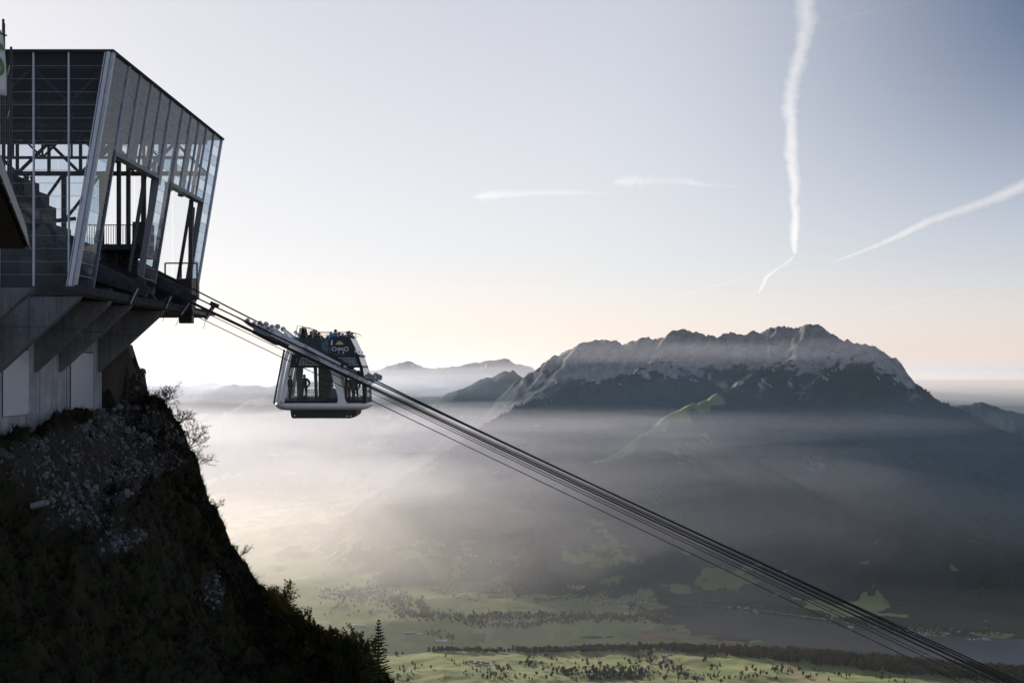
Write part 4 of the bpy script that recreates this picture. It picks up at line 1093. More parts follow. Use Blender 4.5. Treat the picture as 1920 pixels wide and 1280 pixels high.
# carriage with wheel bogies on both sides of the cabin
def carriage(yc):
    def P(poly, y0, y1, name, mat, bevel=.01):
        mb = MB(); mb.prism([q(*p) for p in poly], 'y', yc + y0, yc + y1); return mb.build(name, mat, CA, bevel)
    P([(515, 620), (518.5, 618.5), (590, 654.5), (640, 681), (640, 690), (590, 669), (540, 645), (507, 629), (508, 624)], 0, .16, 'carriage_beam', M_cgrey)
    P([(517.5, 623), (530, 629), (528, 632.5), (515.5, 626.5)], -.03, 0, 'beam_plate', M_white)
    P([(458, 603), (464, 601), (500, 617), (512, 625), (508, 631), (494, 629.5), (478, 617), (468, 611)], -.02, .12, 'bogie_plate', M_cdark)
    P([(476, 621), (482, 621), (518, 638), (526, 643), (522, 648), (515, 646), (500, 638), (475, 625)], -.10, .06, 'brake_bar', M_black)
    P([(476.5, 614), (492, 620), (496, 629), (478, 622)], -.08, .02, 'bracket', M_cdark)
    for px, py, r_ in ((465.5, 601, .16), (477.5, 606.5, .15), (500, 608.5, .20), (511, 613.5, .19), (495, 616.5, .16), (505.5, 622.5, .15), (487, 612, .13)):
        x, z = q(px, py); mb = MB(); mb.disc((x, yc + .16, z), r_, .14, 'y', 18); w_ = mb.build('wheel', M_cgrey, CA, .015)
        mb = MB(); mb.disc((x, yc + .07, z), r_ * .4, .05, 'y', 12); mb.build('hub', M_cdark, w_)
    P([(512, 620), (519.5, 616), (530, 624), (528, 629)], .18, .26, 'arm_link', M_white)
    P([(530, 620), (534, 615), (549, 628), (546, 633)], .24, .30, 'arm_link', M_white)
    P([(600, 671), (606, 671), (640, 687), (664, 698), (692, 711), (690, 719), (684, 722), (660, 712), (630, 697), (604, 683)], -.06, .10, 'bogie_plate', M_cgrey)
    P([(572, 654), (578, 653), (592, 661), (594, 670), (588, 670), (575, 663)], -.10, .02, 'pivot_plate', M_cdark)
    for px, py in ((575, 651), (587, 668), (596.5, 669.5), (626, 681), (636, 687), (643, 690.5), (658, 701), (664, 704), (672, 707), (680, 714)):
        x, z = q(px, py); mb = MB(); mb.disc((x, yc - .08, z), .10, .08, 'y', 14); w_ = mb.build('wheel', M_cdark, CA, .01)
        mb = MB(); mb.disc((x, yc - .14, z), .05, .05, 'y', 10); mb.build('hub', M_cgrey, w_)
    for px, py in ((622, 676), (635, 683), (647, 689), (660, 697)):
        x, z = q(px, py); mb = MB(); mb.disc((x, yc + .14, z), .13, .14, 'y', 16); mb.build('wheel', M_cgrey, CA, .015)
    P([(688, 702), (693, 699), (704, 704), (704, 714), (692, 713)], .02, .10, 'bogie_plate', M_cdark)
    for px, py, r_ in ((692, 702, .14), (700.5, 707.5, .2), (696, 711, .12)):
        x, z = q(px, py); mb = MB(); mb.disc((x, yc + .12, z), r_, .14, 'y', 18); w_ = mb.build('wheel', M_cgrey, CA, .015)
        mb = MB(); mb.disc((x, yc + .03, z), r_ * .4, .05, 'y', 12); mb.build('hub', M_cdark, w_)
    mb = MB(); mb.bar((q(604, 0)[0], yc + .1, zz(676)), (q(604, 0)[0], yc + (.5 if yc < 1 else -.5), zz(676)), .3, .3); mb.build('hanger_arm', M_cdark, CA)
carriage(-.42)
carriage(DEP + .30)

# ------------------------------------------------------------------ people
M_skin = simple_mat('skin', (.42, .26, .19), .6, 0, .06, 20)
M_eye = simple_mat('dark_eye', (.02, .02, .02), .3)
def person_mesh(pose):
    """one continuous body grown over a skeleton; pose: arms 'side', 'pocket', 'rail'"""
    V = []; E = []; Rd = []
    def v(p, r, par=None):
        V.append(p); Rd.append(r); i = len(V) - 1
        if par is not None: E.append((par, i))
        return i
    pel = v((0, 0, .95), .145)
    wai = v((0, .0, 1.10), .125, pel); che = v((0, -.01, 1.30), .150, wai); col = v((0, 0, 1.43), .105, che)
    nek = v((0, 0, 1.50), .055, col); jaw = v((0, -.015, 1.575), .072, nek); sku = v((0, 0, 1.66), .095, jaw); v((0, .01, 1.74), .06, sku)
    v((0, -.105, 1.61), .014, jaw)
    hands = []
    for s in (-1, 1):
        hip = v((s * .09, 0, .88), .095, pel); kn = v((s * .11, -.015, .50), .065, hip); an = v((s * .115, .02, .10), .043, kn)
        he = v((s * .115, .02, .045), .042, an); v((s * .13, -.15, .035), .032, he)
        sh = v((s * .185, 0, 1.40), .062, col)
        if pose == 'rail': el, wr, fd = (s * .27, -.12, 1.18), (s * .20, -.36, 1.12), Vector((-s * .2, -.9, -.1))
        elif pose == 'pocket': el, wr, fd = (s * .31, .06, 1.14), (s * .23, -.08, .95), Vector((-s * .4, -.3, -.8))
        else: el, wr, fd = (s * .25, .03, 1.13), (s * .27, -.05, .89), Vector((0, -.2, -1))
        fd.normalize()
        e = v(el, .048, sh); w = v(wr, .032, e); W = Vector(wr); pm = v(tuple(W + fd * .06), .034, w)
        side = fd.cross(Vector((0, 0, 1))); side = side.normalized() if side.length > .1 else Vector((0, 1, 0)); dn = fd.cross(side)
        for k, (o_, ln) in enumerate(((-.027, .062), (-.009, .074), (.009, .07), (.027, .052))):
            a = v(tuple(W + fd * .09 + side * o_), .0095, pm); b = v(tuple(W + fd * (.09 + ln * .55) + side * o_ * 1.2 + dn * .012), .009, a); v(tuple(W + fd * (.09 + ln * .85) + side * o_ * 1.2 + dn * .035), .008, b)
        t = v(tuple(W + fd * .035 + side * -.036 + dn * .01), .011, pm); v(tuple(W + fd * .075 + side * -.055 + dn * .02), .0095, t)
        hands.append(W)
    me = bpy.data.meshes.new('body'); me.from_pydata(V, E, [])
    o = bpy.data.objects.new('body', me); COL.objects.link(o)
    m = o.modifiers.new('skin', 'SKIN'); m.use_smooth_shade = True
    sv = me.skin_vertices[0].data
    for i, r in enumerate(Rd): sv[i].radius = (r, r * (.72 if 0.9 < V[i][2] < 1.45 and abs(V[i][0]) < .05 else 1)); sv[i].use_root = (i == 0)
    ss = o.modifiers.new('sub', 'SUBSURF'); ss.levels = ss.render_levels = 1
    dg = bpy.context.evaluated_depsgraph_get(); body = bpy.data.meshes.new_from_object(o.evaluated_get(dg))
    bpy.data.objects.remove(o)
    body.materials.clear(); body.materials.append(M_skin); body.materials.append(M_eye)
    def shell(name, test, off):
        bm = bmesh.new(); bm.from_mesh(body); bm.normal_update()
        for vv in bm.verts: vv.co = vv.co + vv.normal * off
        dele = [f for f in bm.faces if not test(f.calc_center_median())]
        bmesh.ops.delete(bm, geom=dele, context='FACES')
        mm = bpy.data.meshes.new(name); bm.to_mesh(mm); bm.free(); mm.materials.clear(); mm.materials.append(M_black)
        mm.polygons.foreach_set('material_index', [0] * len(mm.polygons)); return mm
    def near_hand(c): return min((c - h).length for h in hands) < .11 if True else False
    def in_hand(c):
        for h in hands:
            if (c - h).length < .17 and (abs(c.x) > .17) and ((pose == 'rail' and c.y < h.y - .005) or (pose != 'rail' and c.z < h.z - .005)): return True
        return False
    jacket = shell('jacket', lambda c: c.z < 1.505 and not in_hand(c) and (c.z > .82 if abs(c.x) < .21 else c.z > .78), .022)
    trousers = shell('trousers', lambda c: .075 < c.z < .95 and abs(c.x) < .215 and not in_hand(c), .010)
    shoes = shell('shoes', lambda c: c.z <= .10, .008)
    hair = shell('hair', lambda c: c.z > 1.60 and (c.y > -.045 or c.z > 1.70), .014)
    bm = bmesh.new(); bm.from_mesh(body)                    # eyes and mouth pressed into the face
    for sx in (-.032, .032):
        r_ = bmesh.ops.create_icosphere(bm, subdivisions=1, radius=.013, matrix=Matrix.Translation((sx, -.088, 1.655)))
        for vv in r_['verts']:
            for f in vv.link_faces: f.material_index = 1
    r_ = bmesh.ops.create_icosphere(bm, subdivisions=1, radius=.018, matrix=Matrix.Translation((0, -.078, 1.565)) @ Matrix.Diagonal((1.4, .6, .3, 1)))
    for vv in r_['verts']:
        for f in vv.link_faces: f.material_index = 1
    bm.to_mesh(body); bm.free()
    body.polygons.foreach_set('use_smooth', [True] * len(body.polygons))
    return body, [('jacket', jacket), ('trousers', trousers), ('shoes', shoes), ('hair', hair)]
POSES = {k: person_mesh(k) for k in ('side', 'pocket', 'rail')}
cloth_cache = {}
def cloth(c, rough=.8):
    k = tuple(c)
    if k not in cloth_cache: cloth_cache[k] = simple_mat('cloth', c, rough, 0, .15, 14)
    return cloth_cache[k]
def person(loc, rz, h, pose, label, jc, tc=(.03, .03, .04), hc=(.03, .02, .015), group=None):
    body, cl = POSES[pose]
    o = bpy.data.objects.new('person', body); COL.objects.link(o); o.location = loc; o.rotation_euler = (0, 0, rz); o.scale = (h / 1.78 * 1.22, h / 1.78 * 1.22, h / 1.78)
    tag(o, label, 'person', group)
    for nm, me in cl:
        c = bpy.data.objects.new(nm, me); COL.objects.link(c); c.parent = o
        c.material_slots[0].link = 'OBJECT'
        c.material_slots[0].material = cloth({'jacket': jc, 'trousers': tc, 'shoes': (.02, .02, .02), 'hair': hc}[nm])
    return o
def deck_at(px, d, py): z = at(px, py, d).z; return Vector(((px - 960) / F * d, d, z))
base = CA.location
zd = base.z + zz(664) + .003; zf = base.z + zz(750) + .003
def on_deck(px, d): return Vector(((px - 960) / F * d, d, zd))
def on_floor(px, d): return Vector(((px - 960) / F * d, d, zf))
gd = 'passengers on the open roof deck'; gi = 'passengers inside the cabin'
brn, blk, gry, bld = (.06, .035, .02), (.02, .016, .014), (.2, .19, .18), (.25, .17, .08)
person(on_deck(583, 99.1), R(150), 1.66, 'rail', 'person in a dark jacket beside the stair head, end of the roof deck group', (.04, .04, .055), hc=blk, group=gd)
person(on_deck(588.5, 99.9), R(20), 1.82, 'side', 'tallest person of the cluster near the stair head, dark hair', (.07, .06, .08), hc=blk, group=gd)
person(on_deck(592, 99.0), R(-30), 1.74, 'rail', 'person with reddish brown hair raising a camera in the stair head cluster', (.10, .06, .05), hc=(.12, .05, .025), group=gd)
person(on_deck(598, 99.7), R(200), 1.60, 'pocket', 'short dark haired person at the outer end of the stair head cluster', (.03, .035, .05), hc=blk, group=gd)
person(on_deck(620, 98.9), R(10), 1.62, 'rail', 'person in a bright blue jacket facing the viewer over the rail', (.03, .20, .36), hc=bld, group=gd)
person(on_deck(629, 99.4), R(190), 1.80, 'rail', 'tall person in a turquoise jacket standing above the sign', (.02, .24, .38), hc=brn, group=gd)
person(on_deck(636, 99.0), R(160), 1.58, 'rail', 'short person in a blue jacket between the turquoise jacket and the dark group', (.05, .12, .26), hc=blk, group=gd)
person(on_deck(642, 98.9), R(30), 1.50, 'rail', 'smallest person on the deck, in brown, behind the rail', (.10, .07, .05), hc=brn, group=gd)
person(on_deck(651, 99.5), R(210), 1.66, 'pocket', 'person in a black coat, first of the three dark coats above the curved end', (.025, .025, .03), hc=blk, group=gd)
person(on_deck(654.5, 100.3), R(170), 1.72, 'side', 'person in a charcoal coat in the middle of the dark group at the curved end', (.04, .04, .045), hc=blk, group=gd)
person(on_deck(660, 100.6), R(-60), 1.64, 'rail', 'person in a brown coat leaning on the rail at the curved end of the deck', (.08, .055, .045), hc=blk, group=gd)
person(on_floor(570.5, 100.9), R(10), 1.80, 'pocket', 'person in an olive coat standing alone in the bright window', (.028, .032, .02), hc=blk, group=gi)
person(on_floor(543.5, 100.2), R(80), 1.76, 'side', 'person in a dark green coat half hidden by the white door pillar', (.022, .028, .02), hc=blk, group=gi)
person(on_floor(648, 100.4), R(100), 1.72, 'side', 'person in a black coat behind the slanting white pillar', (.02, .02, .025), hc=blk, group=gi)
person(on_floor(658, 99.4), R(190), 1.70, 'pocket', 'person in a dark coat in the middle of the last window', (.03, .03, .03), hc=blk, group=gi)
person(on_floor(667, 100.0), R(160), 1.62, 'pocket', 'person in a dark brown coat by the column of the last window', (.045, .03, .025), hc=blk, group=gi)

# ------------------------------------------------------------------ the cliff under the station
YS = 96.0
sil = [(150, 646), (200, 648), (232, 655), (250, 668), (264, 682), (274, 706), (282, 738), (300, 756), (330, 800), (362, 848), (385, 898), (400, 942), (424, 990), (445, 1032), (468, 1070), (500, 1112), (560, 1156), (640, 1200), (700, 1246), (745, 1284), (860, 1390), (1300, 1800)]
gx = np.array([(p[0] - 960) / F * YS for p in sil]); gz = np.array([(695 - p[1]) / F * YS for p in sil])
def cliff_z(X, Y):
    X = np.asarray(X, float); Y = np.asarray(Y, float)
    d = YS - Y
    wob = 1.1 * fbm(X / 9.0, Y / 7.0, 4, 201)
    xs = X + np.where(d > 0, 0.0, -d * 1.3) + wob * sstep(0, 10, d)
    z = np.interp(xs, gx, gz)
    # hollow between the wall and the nose: the bank climbs towards the retaining wall
    drop = np.interp(d, [-30, 0, 3, 9, 21, 36, 60, 90], [0, 0, 1.1, 2.9, 4.4, 6.6, 10.5, 15])
    z = z - drop - np.where(d < 0, -d * .9, 0)
    z = np.minimum(z, -3.05 - .03 * np.maximum(94 - Y, 0) + 9 * sstep(94.2, 96.2, Y + .5 * fbm(X / 1.2, z / 1.2, 2, 240)))
    z = z + (1.15 * fbm(X / 2.6, Y / 3.2, 5, 211, .6) + .16 * fbm(X / .8, Y / .8, 3, 217)) * sstep(-27.2, -25.5, X)
    return z
cxs = np.concatenate([np.linspace(-44, -28, 24, endpoint=False), np.linspace(-28, -2, 230, endpoint=False), np.linspace(-2, 30, 70)])
cys = np.concatenate([np.linspace(34, 60, 70, endpoint=False), np.linspace(60, 104, 210, endpoint=False), np.linspace(104, 130, 30)])
CXg, CYg = np.meshgrid(cxs, cys)
CZg = cliff_z(CXg, CYg)
def scree_mask(X, Y, Z):
    px = 960 + X / Y * F; py = 695 - Z / Y * F
    m = np.zeros(X.shape)
    for cx_, cy_, rx, ry, rot in ((200, 850, 150, 75, -.12), (255, 790, 70, 60, .3), (150, 930, 120, 70, .2), (210, 990, 70, 50, .4), (395, 1110, 42, 34, .7), (60, 880, 70, 40, 0), (205, 775, 40, 25, 0), (250, 700, 26, 60, -.4)):
        c, s = math.cos(rot), math.sin(rot); dx, dy = px - cx_, py - cy_
        qd = np.hypot((dx * c + dy * s) / rx, (-dx * s + dy * c) / ry)
        m = np.maximum(m, 1 - sstep(.35, 1.1, qd + .55 * fbm(X / 1.8, Z / 1.8, 4, 231, .65)))
    return m
scree = scree_mask(CXg, CYg, CZg)
def cliff_mat():
    m, nt, out = new_mat('cliff_soil_and_turf'); N = nt.nodes.new; L = nt.links.new
    b = N('ShaderNodeBsdfPrincipled'); b.inputs['Roughness'].default_value = .95; b.inputs['Specular IOR Level'].default_value = .15
    a = N('ShaderNodeAttribute'); a.attribute_name = 'cover'; sp = N('ShaderNodeSeparateColor'); L(a.outputs['Color'], sp.inputs[0])
    ge = N('ShaderNodeNewGeometry')
    def nz(s, d): n = N('ShaderNodeTexNoise'); n.inputs['Scale'].default_value = s; n.inputs['Detail'].default_value = d; L(ge.outputs['Position'], n.inputs['Vector']); return n
    n1, n2 = nz(.9, 7), nz(6, 5)
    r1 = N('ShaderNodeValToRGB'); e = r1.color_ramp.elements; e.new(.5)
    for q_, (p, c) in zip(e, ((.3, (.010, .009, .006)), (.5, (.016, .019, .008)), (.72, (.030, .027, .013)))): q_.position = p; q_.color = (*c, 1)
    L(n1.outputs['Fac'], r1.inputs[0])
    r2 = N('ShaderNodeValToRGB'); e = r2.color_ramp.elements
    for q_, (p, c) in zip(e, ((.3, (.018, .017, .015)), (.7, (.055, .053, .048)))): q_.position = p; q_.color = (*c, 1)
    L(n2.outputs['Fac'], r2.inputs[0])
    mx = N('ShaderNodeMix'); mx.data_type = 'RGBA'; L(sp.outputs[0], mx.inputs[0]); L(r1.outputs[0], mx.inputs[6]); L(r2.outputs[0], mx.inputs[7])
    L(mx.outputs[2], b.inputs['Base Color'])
    bp = N('ShaderNodeBump'); bp.inputs['Strength'].default_value = .8; bp.inputs['Distance'].default_value = .12; L(n2.outputs['Fac'], bp.inputs['Height']); L(bp.outputs[0], b.inputs['Normal'])
    L(b.outputs[0], out.inputs['Surface']); return m
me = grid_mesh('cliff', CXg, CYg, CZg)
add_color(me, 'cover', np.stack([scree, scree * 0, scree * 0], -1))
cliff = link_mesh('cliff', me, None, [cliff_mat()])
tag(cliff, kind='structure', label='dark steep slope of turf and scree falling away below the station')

rgn = np.random.RandomState(12)
def visible_points(n, test, xr_=(-28, 2), yr_=(48, 97)):
    out = []
    while len(out) < n:
        X = rgn.uniform(*xr_, 4000); Y = rgn.uniform(*yr_, 4000); Z = cliff_z(X, Y)
        px = 960 + X / Y * F; py = 695 - Z / Y * F
        ok = test(X, Y, Z, px, py) & (px > -30) & (py < 1310) & (py > 600)
        out += list(zip(X[ok], Y[ok], Z[ok]))
    return out[:n]
def rock_mesh(seed, sub=1):
    bm = bmesh.new(); bmesh.ops.create_icosphere(bm, subdivisions=sub, radius=1)
    rg = random.Random(seed); ax = Vector((rg.uniform(.7, 1.2), rg.uniform(.6, 1.0), rg.uniform(.4, .75)))
    cuts = [(Vector((rg.gauss(0, 1), rg.gauss(0, 1), rg.gauss(0, 1))).normalized(), rg.uniform(.5, .85)) for _ in range(5)]
    for v in bm.verts:
        p = v.co.copy()
        for n_, c_ in cuts:
            d_ = p.dot(n_)
            if d_ > c_: p -= n_ * (d_ - c_)
        v.co = Vector((p.x * ax.x, p.y * ax.y, p.z * ax.z))
    me = bpy.data.meshes.new('stone'); bm.to_mesh(me); bm.free(); return me
M_stones = [simple_mat('scree_stone', c, .9, 0, .35, 3, .4) for c in ((.075, .078, .078), (.12, .122, .12), (.05, .046, .04))]
rocks = []
for i in range(9):
    r_ = rock_mesh(i); r_.materials.append(M_stones[i % 3]); rocks.append(r_)
pts = visible_points(292, lambda X, Y, Z, px, py: (scree_mask(X, Y, Z) > .5) & (Y > 62))
rg = random.Random(5)
for i, (x, y, z) in enumerate(pts):
    o = bpy.data.objects.new('stone', rocks[rg.randrange(9)]); COL.objects.link(o); o.parent = cliff
    s = .17 + .32 * rg.random() ** 2.4
    o.location = (x, y, z + s * .25); o.rotation_euler = (rg.uniform(0, 6), rg.uniform(-.5, .9), rg.uniform(0, 6)); o.scale = (s,) * 3
# bigger blocks piled at the foot of the retaining wall
for i in range(8):
    px = 192 + i * 9 + rg.uniform(-3, 3); Y = 93.8 + rg.uniform(-.4, .3); X = (px - 960) / F * Y
    s = rg.uniform(.3, .55); o = bpy.data.objects.new('stone', rocks[rg.randrange(6)]); COL.objects.link(o); o.parent = cliff
    o.location = (X, Y, float(cliff_z(X, Y)) + s * .35); o.rotation_euler = (rg.uniform(-.3, .3), rg.uniform(-.3, .3), rg.uniform(0, 6)); o.scale = (s,) * 3
def scatter_mesh(name, meshes, places, mats, parent=None):
    """many small pieces joined into one mesh; places: (loc, euler, scale, which)"""
    base_ = []
    for m_ in meshes:
        co = np.empty(len(m_.vertices) * 3); m_.vertices.foreach_get('co', co); co = co.reshape(-1, 3)
        fs = [(p.vertices[0], p.vertices[q_], p.vertices[q_ + 1]) for p in m_.polygons for q_ in range(1, len(p.vertices) - 1)]; base_.append((co, np.array(fs)))
    V = []; Fc = []; MI = []; off = 0
    for loc, eu, s, w in places:
        co, fs = base_[w % len(base_)]
        Rm = np.array(Matrix.Rotation(eu[2], 3, 'Z') @ Matrix.Rotation(eu[1], 3, 'Y') @ Matrix.Rotation(eu[0], 3, 'X'))
        V.append((co * s) @ Rm.T + np.array(loc)); Fc.append(fs + off); MI.append(np.full(len(fs), w % len(mats))); off += len(co)
    V = np.concatenate(V).astype(np.float32); Fc = np.concatenate(Fc).astype(np.int32); MI = np.concatenate(MI).astype(np.int32)
    k = Fc.shape[1]
    me = bpy.data.meshes.new(name); me.vertices.add(len(V)); me.vertices.foreach_set('co', V.ravel())
    me.loops.add(Fc.size); me.loops.foreach_set('vertex_index', Fc.ravel())
    me.polygons.add(len(Fc)); me.polygons.foreach_set('loop_start', np.arange(0, Fc.size, k, dtype=np.int32))
    for m_ in mats: me.materials.append(m_)
    me.polygons.foreach_set('material_index', MI)
    me.update(calc_edges=True)
    return link_mesh(name, me, parent)
pts = visible_points(3600, lambda X, Y, Z, px, py: (scree_mask(X, Y, Z) > .25 + .4 * rgn.rand(len(X))))
smalls = [rock_mesh(50 + i) for i in range(6)]
o = scatter_mesh('scree', smalls, [((x, y, z + .02), (rg.uniform(0, 6), rg.uniform(-1, 1), rg.uniform(0, 6)), .06 + .17 * rg.random() ** 2.2, rg.randrange(6)) for x, y, z in pts], M_stones, cliff)
tag(o, kind='stuff')

# turf: tufts of thin blades
def tuft_mesh(seed, n=9):
    rg = random.Random(seed); mb = MB()
    for k in range(n):
        a = rg.uniform(0, 6.28); l = rg.uniform(.5, 1); b = rg.uniform(.2, .9); w = .05
        p0 = Vector((math.cos(a) * .1, math.sin(a) * .1, 0)); p1 = p0 + Vector((math.cos(a) * b * .4, math.sin(a) * b * .4, l * .65)); p2 = p0 + Vector((math.cos(a) * b, math.sin(a) * b, l * .8))
        t = Vector((-math.sin(a), math.cos(a), 0)) * w
        mb.add([p0 - t, p0 + t, p1], [(0, 1, 2)]); mb.add([p1 - t * .7, p1 + t * .7, p2], [(0, 1, 2)])
    me = bpy.data.meshes.new('tuft'); me.from_pydata(mb.v, [], mb.f); return me
def leaf_mat(name, c, var=.35):
    m, nt, out = new_mat(name); N = nt.nodes.new; L = nt.links.new
    ge = N('ShaderNodeNewGeometry'); nz = N('ShaderNodeTexNoise'); nz.inputs['Scale'].default_value = 1.1; nz.inputs['Detail'].default_value = 4; L(ge.outputs['Position'], nz.inputs['Vector'])
    r = N('ShaderNodeValToRGB'); e = r.color_ramp.elements; e[0].position = .32; e[1].position = .68
    e[0].color = tuple(x * (1 - var) for x in c) + (1,); e[1].color = (min(1, c[0] * (1 + var * 1.4)), c[1] * (1 + var), c[2] * (1 + var * .5), 1)
    L(nz.outputs['Fac'], r.inputs[0])
    d = N('ShaderNodeBsdfDiffuse'); t = N('ShaderNodeBsdfTranslucent'); mx = N('ShaderNodeMixShader'); mx.inputs[0].default_value = .35
    L(r.outputs[0], d.inputs[0]); L(r.outputs[0], t.inputs[0]); L(d.outputs[0], mx.inputs[1]); L(t.outputs[0], mx.inputs[2]); L(mx.outputs[0], out.inputs['Surface'])
    return m
M_turf = [leaf_mat('dry_turf', (.020, .022, .012)), leaf_mat('green_turf', (.014, .022, .010)), leaf_mat('brown_turf', (.016, .015, .009))]
pts = visible_points(7000, lambda X, Y, Z, px, py: (scree_mask(X, Y, Z) < .3 + .4 * rgn.rand(len(X))))
X = rgn.uniform(-26, -4, 9000); Y = rgn.uniform(90, 97.5, 9000)          # denser along the skyline
pts += list(zip(X, Y, cliff_z(X, Y)))
pts = [p for p in pts if not (p[0] < -24.9 and p[1] > 94)]
tufts = [tuft_mesh(i) for i in range(6)]
o = scatter_mesh('grass', tufts, [((x, y, z - .02), (rg.uniform(-.3, .3), rg.uniform(-.3, .5), rg.uniform(0, 6)), .18 + .32 * rg.random() ** 1.6, rg.randrange(6)) for x, y, z in pts], M_turf)
tag(o, kind='stuff')

# white pipe end lying in the scree
def slope_hit(px, py):
    ys_ = np.linspace(50, 97, 900); X = (px - 960) / F * ys_; Z = (695 - py) / F * ys_
    k = np.argmax(cliff_z(X, ys_) >= Z); return Vector((X[k], ys_[k], Z[k]))
p0 = slope_hit(62, 950); p1 = p0 + Vector((.92, -.75, .30)); p0 = p0 + Vector((0, -.1, .05))
mb = MB(); mb.tube([p0, p0.lerp(p1, .5), p1], .16, 12, caps=False); mb.tube([p0.lerp(p1, .5), p1], .14, 12, caps=False); o = mb.build('pipe', simple_mat('pale_pipe', (.5, .54, .58), .4, 0, .08, 2))
tag(o, 'pale plastic pipe end sticking out of the dark scree', 'pipe')

# ------------------------------------------------------------------ shrubs and trees on the slope
M_bark = simple_mat('dark_bark', (.035, .027, .02), .9, 0, .3, 6)
M_twig = simple_mat('thin_twig', (.05, .035, .025), .9, 0, .2, 6)
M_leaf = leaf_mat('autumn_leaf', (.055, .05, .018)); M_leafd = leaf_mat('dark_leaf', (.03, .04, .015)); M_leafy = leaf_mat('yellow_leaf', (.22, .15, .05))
def shrub(loc, h, lean, seed, label, leafy=1.0, name='shrub', spread=.55, mats=None, group=None, lsize=.06, stems=6, depth=3):
    rg = random.Random(seed); e = empty(name, loc, 0, label, 'shrub' if name == 'shrub' else 'tree', group)
    br = MB(); lf = MB()
    def leaf(p):
        a = Vector((rg.gauss(0, 1), rg.gauss(0, 1), rg.gauss(0, 1))).normalized(); b = a.orthogonal().normalized(); s = lsize * rg.uniform(.6, 1.4)
        lf.add([p, p + a * s * .5 + b * s * .35, p + a * s, p + a * s * .5 - b * s * .35], [(0, 1, 2, 3)])
    def grow(p, d, l, r, lev):
        pts = [p]; dd = d.copy()
        for i in range(3):
            dd = (dd + Vector((rg.gauss(0, .16), rg.gauss(0, .16), rg.gauss(.03, .12)))).normalized(); pts.append(pts[-1] + dd * l / 3)
        br.tube(pts, [r, r * .85, r * .7, r * .5], 4 if lev < 2 else 3, caps=False)
        if lev < depth:
            for i in range(rg.choice((3, 4, 4))):
                t = rg.uniform(.3, 1); k = min(2, int(t * 3)); pp = pts[k].lerp(pts[k + 1], t * 3 - k)
                nd = (dd + Vector((rg.gauss(0, spread), rg.gauss(0, spread), rg.gauss(.1, spread * .7)))).normalized()
                grow(pp, nd, l * rg.uniform(.45, .75), r * .55, lev + 1)
        if lev >= depth - 1:
            for k in range(int(leafy * rg.uniform(2, 7))):
                t = rg.random(); i = min(2, int(t * 3)); leaf(pts[i].lerp(pts[i + 1], t * 3 - i) + Vector((rg.gauss(0, .03), rg.gauss(0, .03), rg.gauss(0, .03))))
    for s in range(stems):
        d = (Vector(lean) + Vector((rg.gauss(0, spread * .8), rg.gauss(0, spread * .8), rg.uniform(.1, .6)))).normalized()
        grow(Vector((rg.gauss(0, .1), rg.gauss(0, .1), -.1)), d, h * rg.uniform(.4, .62), h * .016, 0)
    m_ = mats or (M_twig, M_leaf)
    br.build('branches', m_[0], e)
    if lf.v: o = lf.build('leaves', m_[1], e); o['kind'] = 'stuff'
    return e
def on_cliff(px, py, y=None):
    """ground point of the slope whose skyline runs past this point"""
    Y = y or YS; X = (px - 960) / F * Y
    return Vector((X, Y, float(cliff_z(X, Y)) - .05))
gsh = 'shrubs growing out of the cliff edge'
shrub(on_cliff(246, 665, 97.5), 2.4, (.25, 0, .8), 1, 'airy pale yellow shrub on top of the rock under the last fin', 1.3, mats=(M_twig, M_leafy), group=gsh, spread=.6, lsize=.05)
shrub(on_cliff(288, 742), 1.6, (.75, 0, .55), 2, 'topmost bare bush leaning out from the cliff edge', .7, group=gsh)
shrub(on_cliff(306, 766), 1.7, (.8, 0, .4), 3, 'bare bush leaning out just under the topmost one', .6, group=gsh)
shrub(on_cliff(335, 806), 1.6, (.8, 0, .5), 4, 'leafless bush spreading over the edge at the middle of the bush row', .5, group=gsh)
shrub(on_cliff(354, 836), 1.9, (.8, 0, .45), 5, 'wide bush with black leaves in front of the mist', .9, group=gsh)
shrub(on_cliff(372, 868), 1.6, (.9, 0, .25), 6, 'lowest bare bush of the row with long twigs pointing outwards', .3, group=gsh)
shrub(on_cliff(402, 944), 1.0, (.8, 0, .5), 7, 'tiny twiggy bush alone on the steepest part of the cliff', .2, group=gsh, stems=3)
shrub(on_cliff(448, 1038), 1.0, (.7, 0, .6), 8, 'small dry bush low on the cliff above the leafy thicket', .4, group=gsh, stems=4)
gth = 'leafy bushes at the foot of the cliff'
th = [(520, 1128, 3.0, .5, 'tall wispy bush at the upper end of the thicket'), (545, 1150, 2.6, .8, 'bushy shrub right below the wispy one'), (575, 1165, 2.8, 1.6, 'dense bush with yellowing leaves, upper part of the thicket'),
      (605, 1182, 2.8, 1.8, 'dark leafy bush in the middle of the thicket'), (636, 1200, 2.6, 2.0, 'round dark bush left of the narrow sapling'), (655, 1212, 3.6, .9, 'narrow sapling standing above the thicket beside the spruce'),
      (676, 1236, 2.4, 2.0, 'low dense bush between sapling and spruce'), (728, 1282, 2.2, 1.6, 'lowest bush at the foot of the spruce'), (690, 1262, 2.2, 2.0, 'dark bush right at the base of the spruce')]
for i, (px, py, h, lv, lb) in enumerate(th):
    shrub(on_cliff(px, py, 93 - i * .3), h, (.25, 0, 1), 20 + i, lb, lv * 2.4, spread=.5, mats=(M_bark, M_leafd if i % 3 else M_leaf), group=gth, lsize=.13, stems=7)
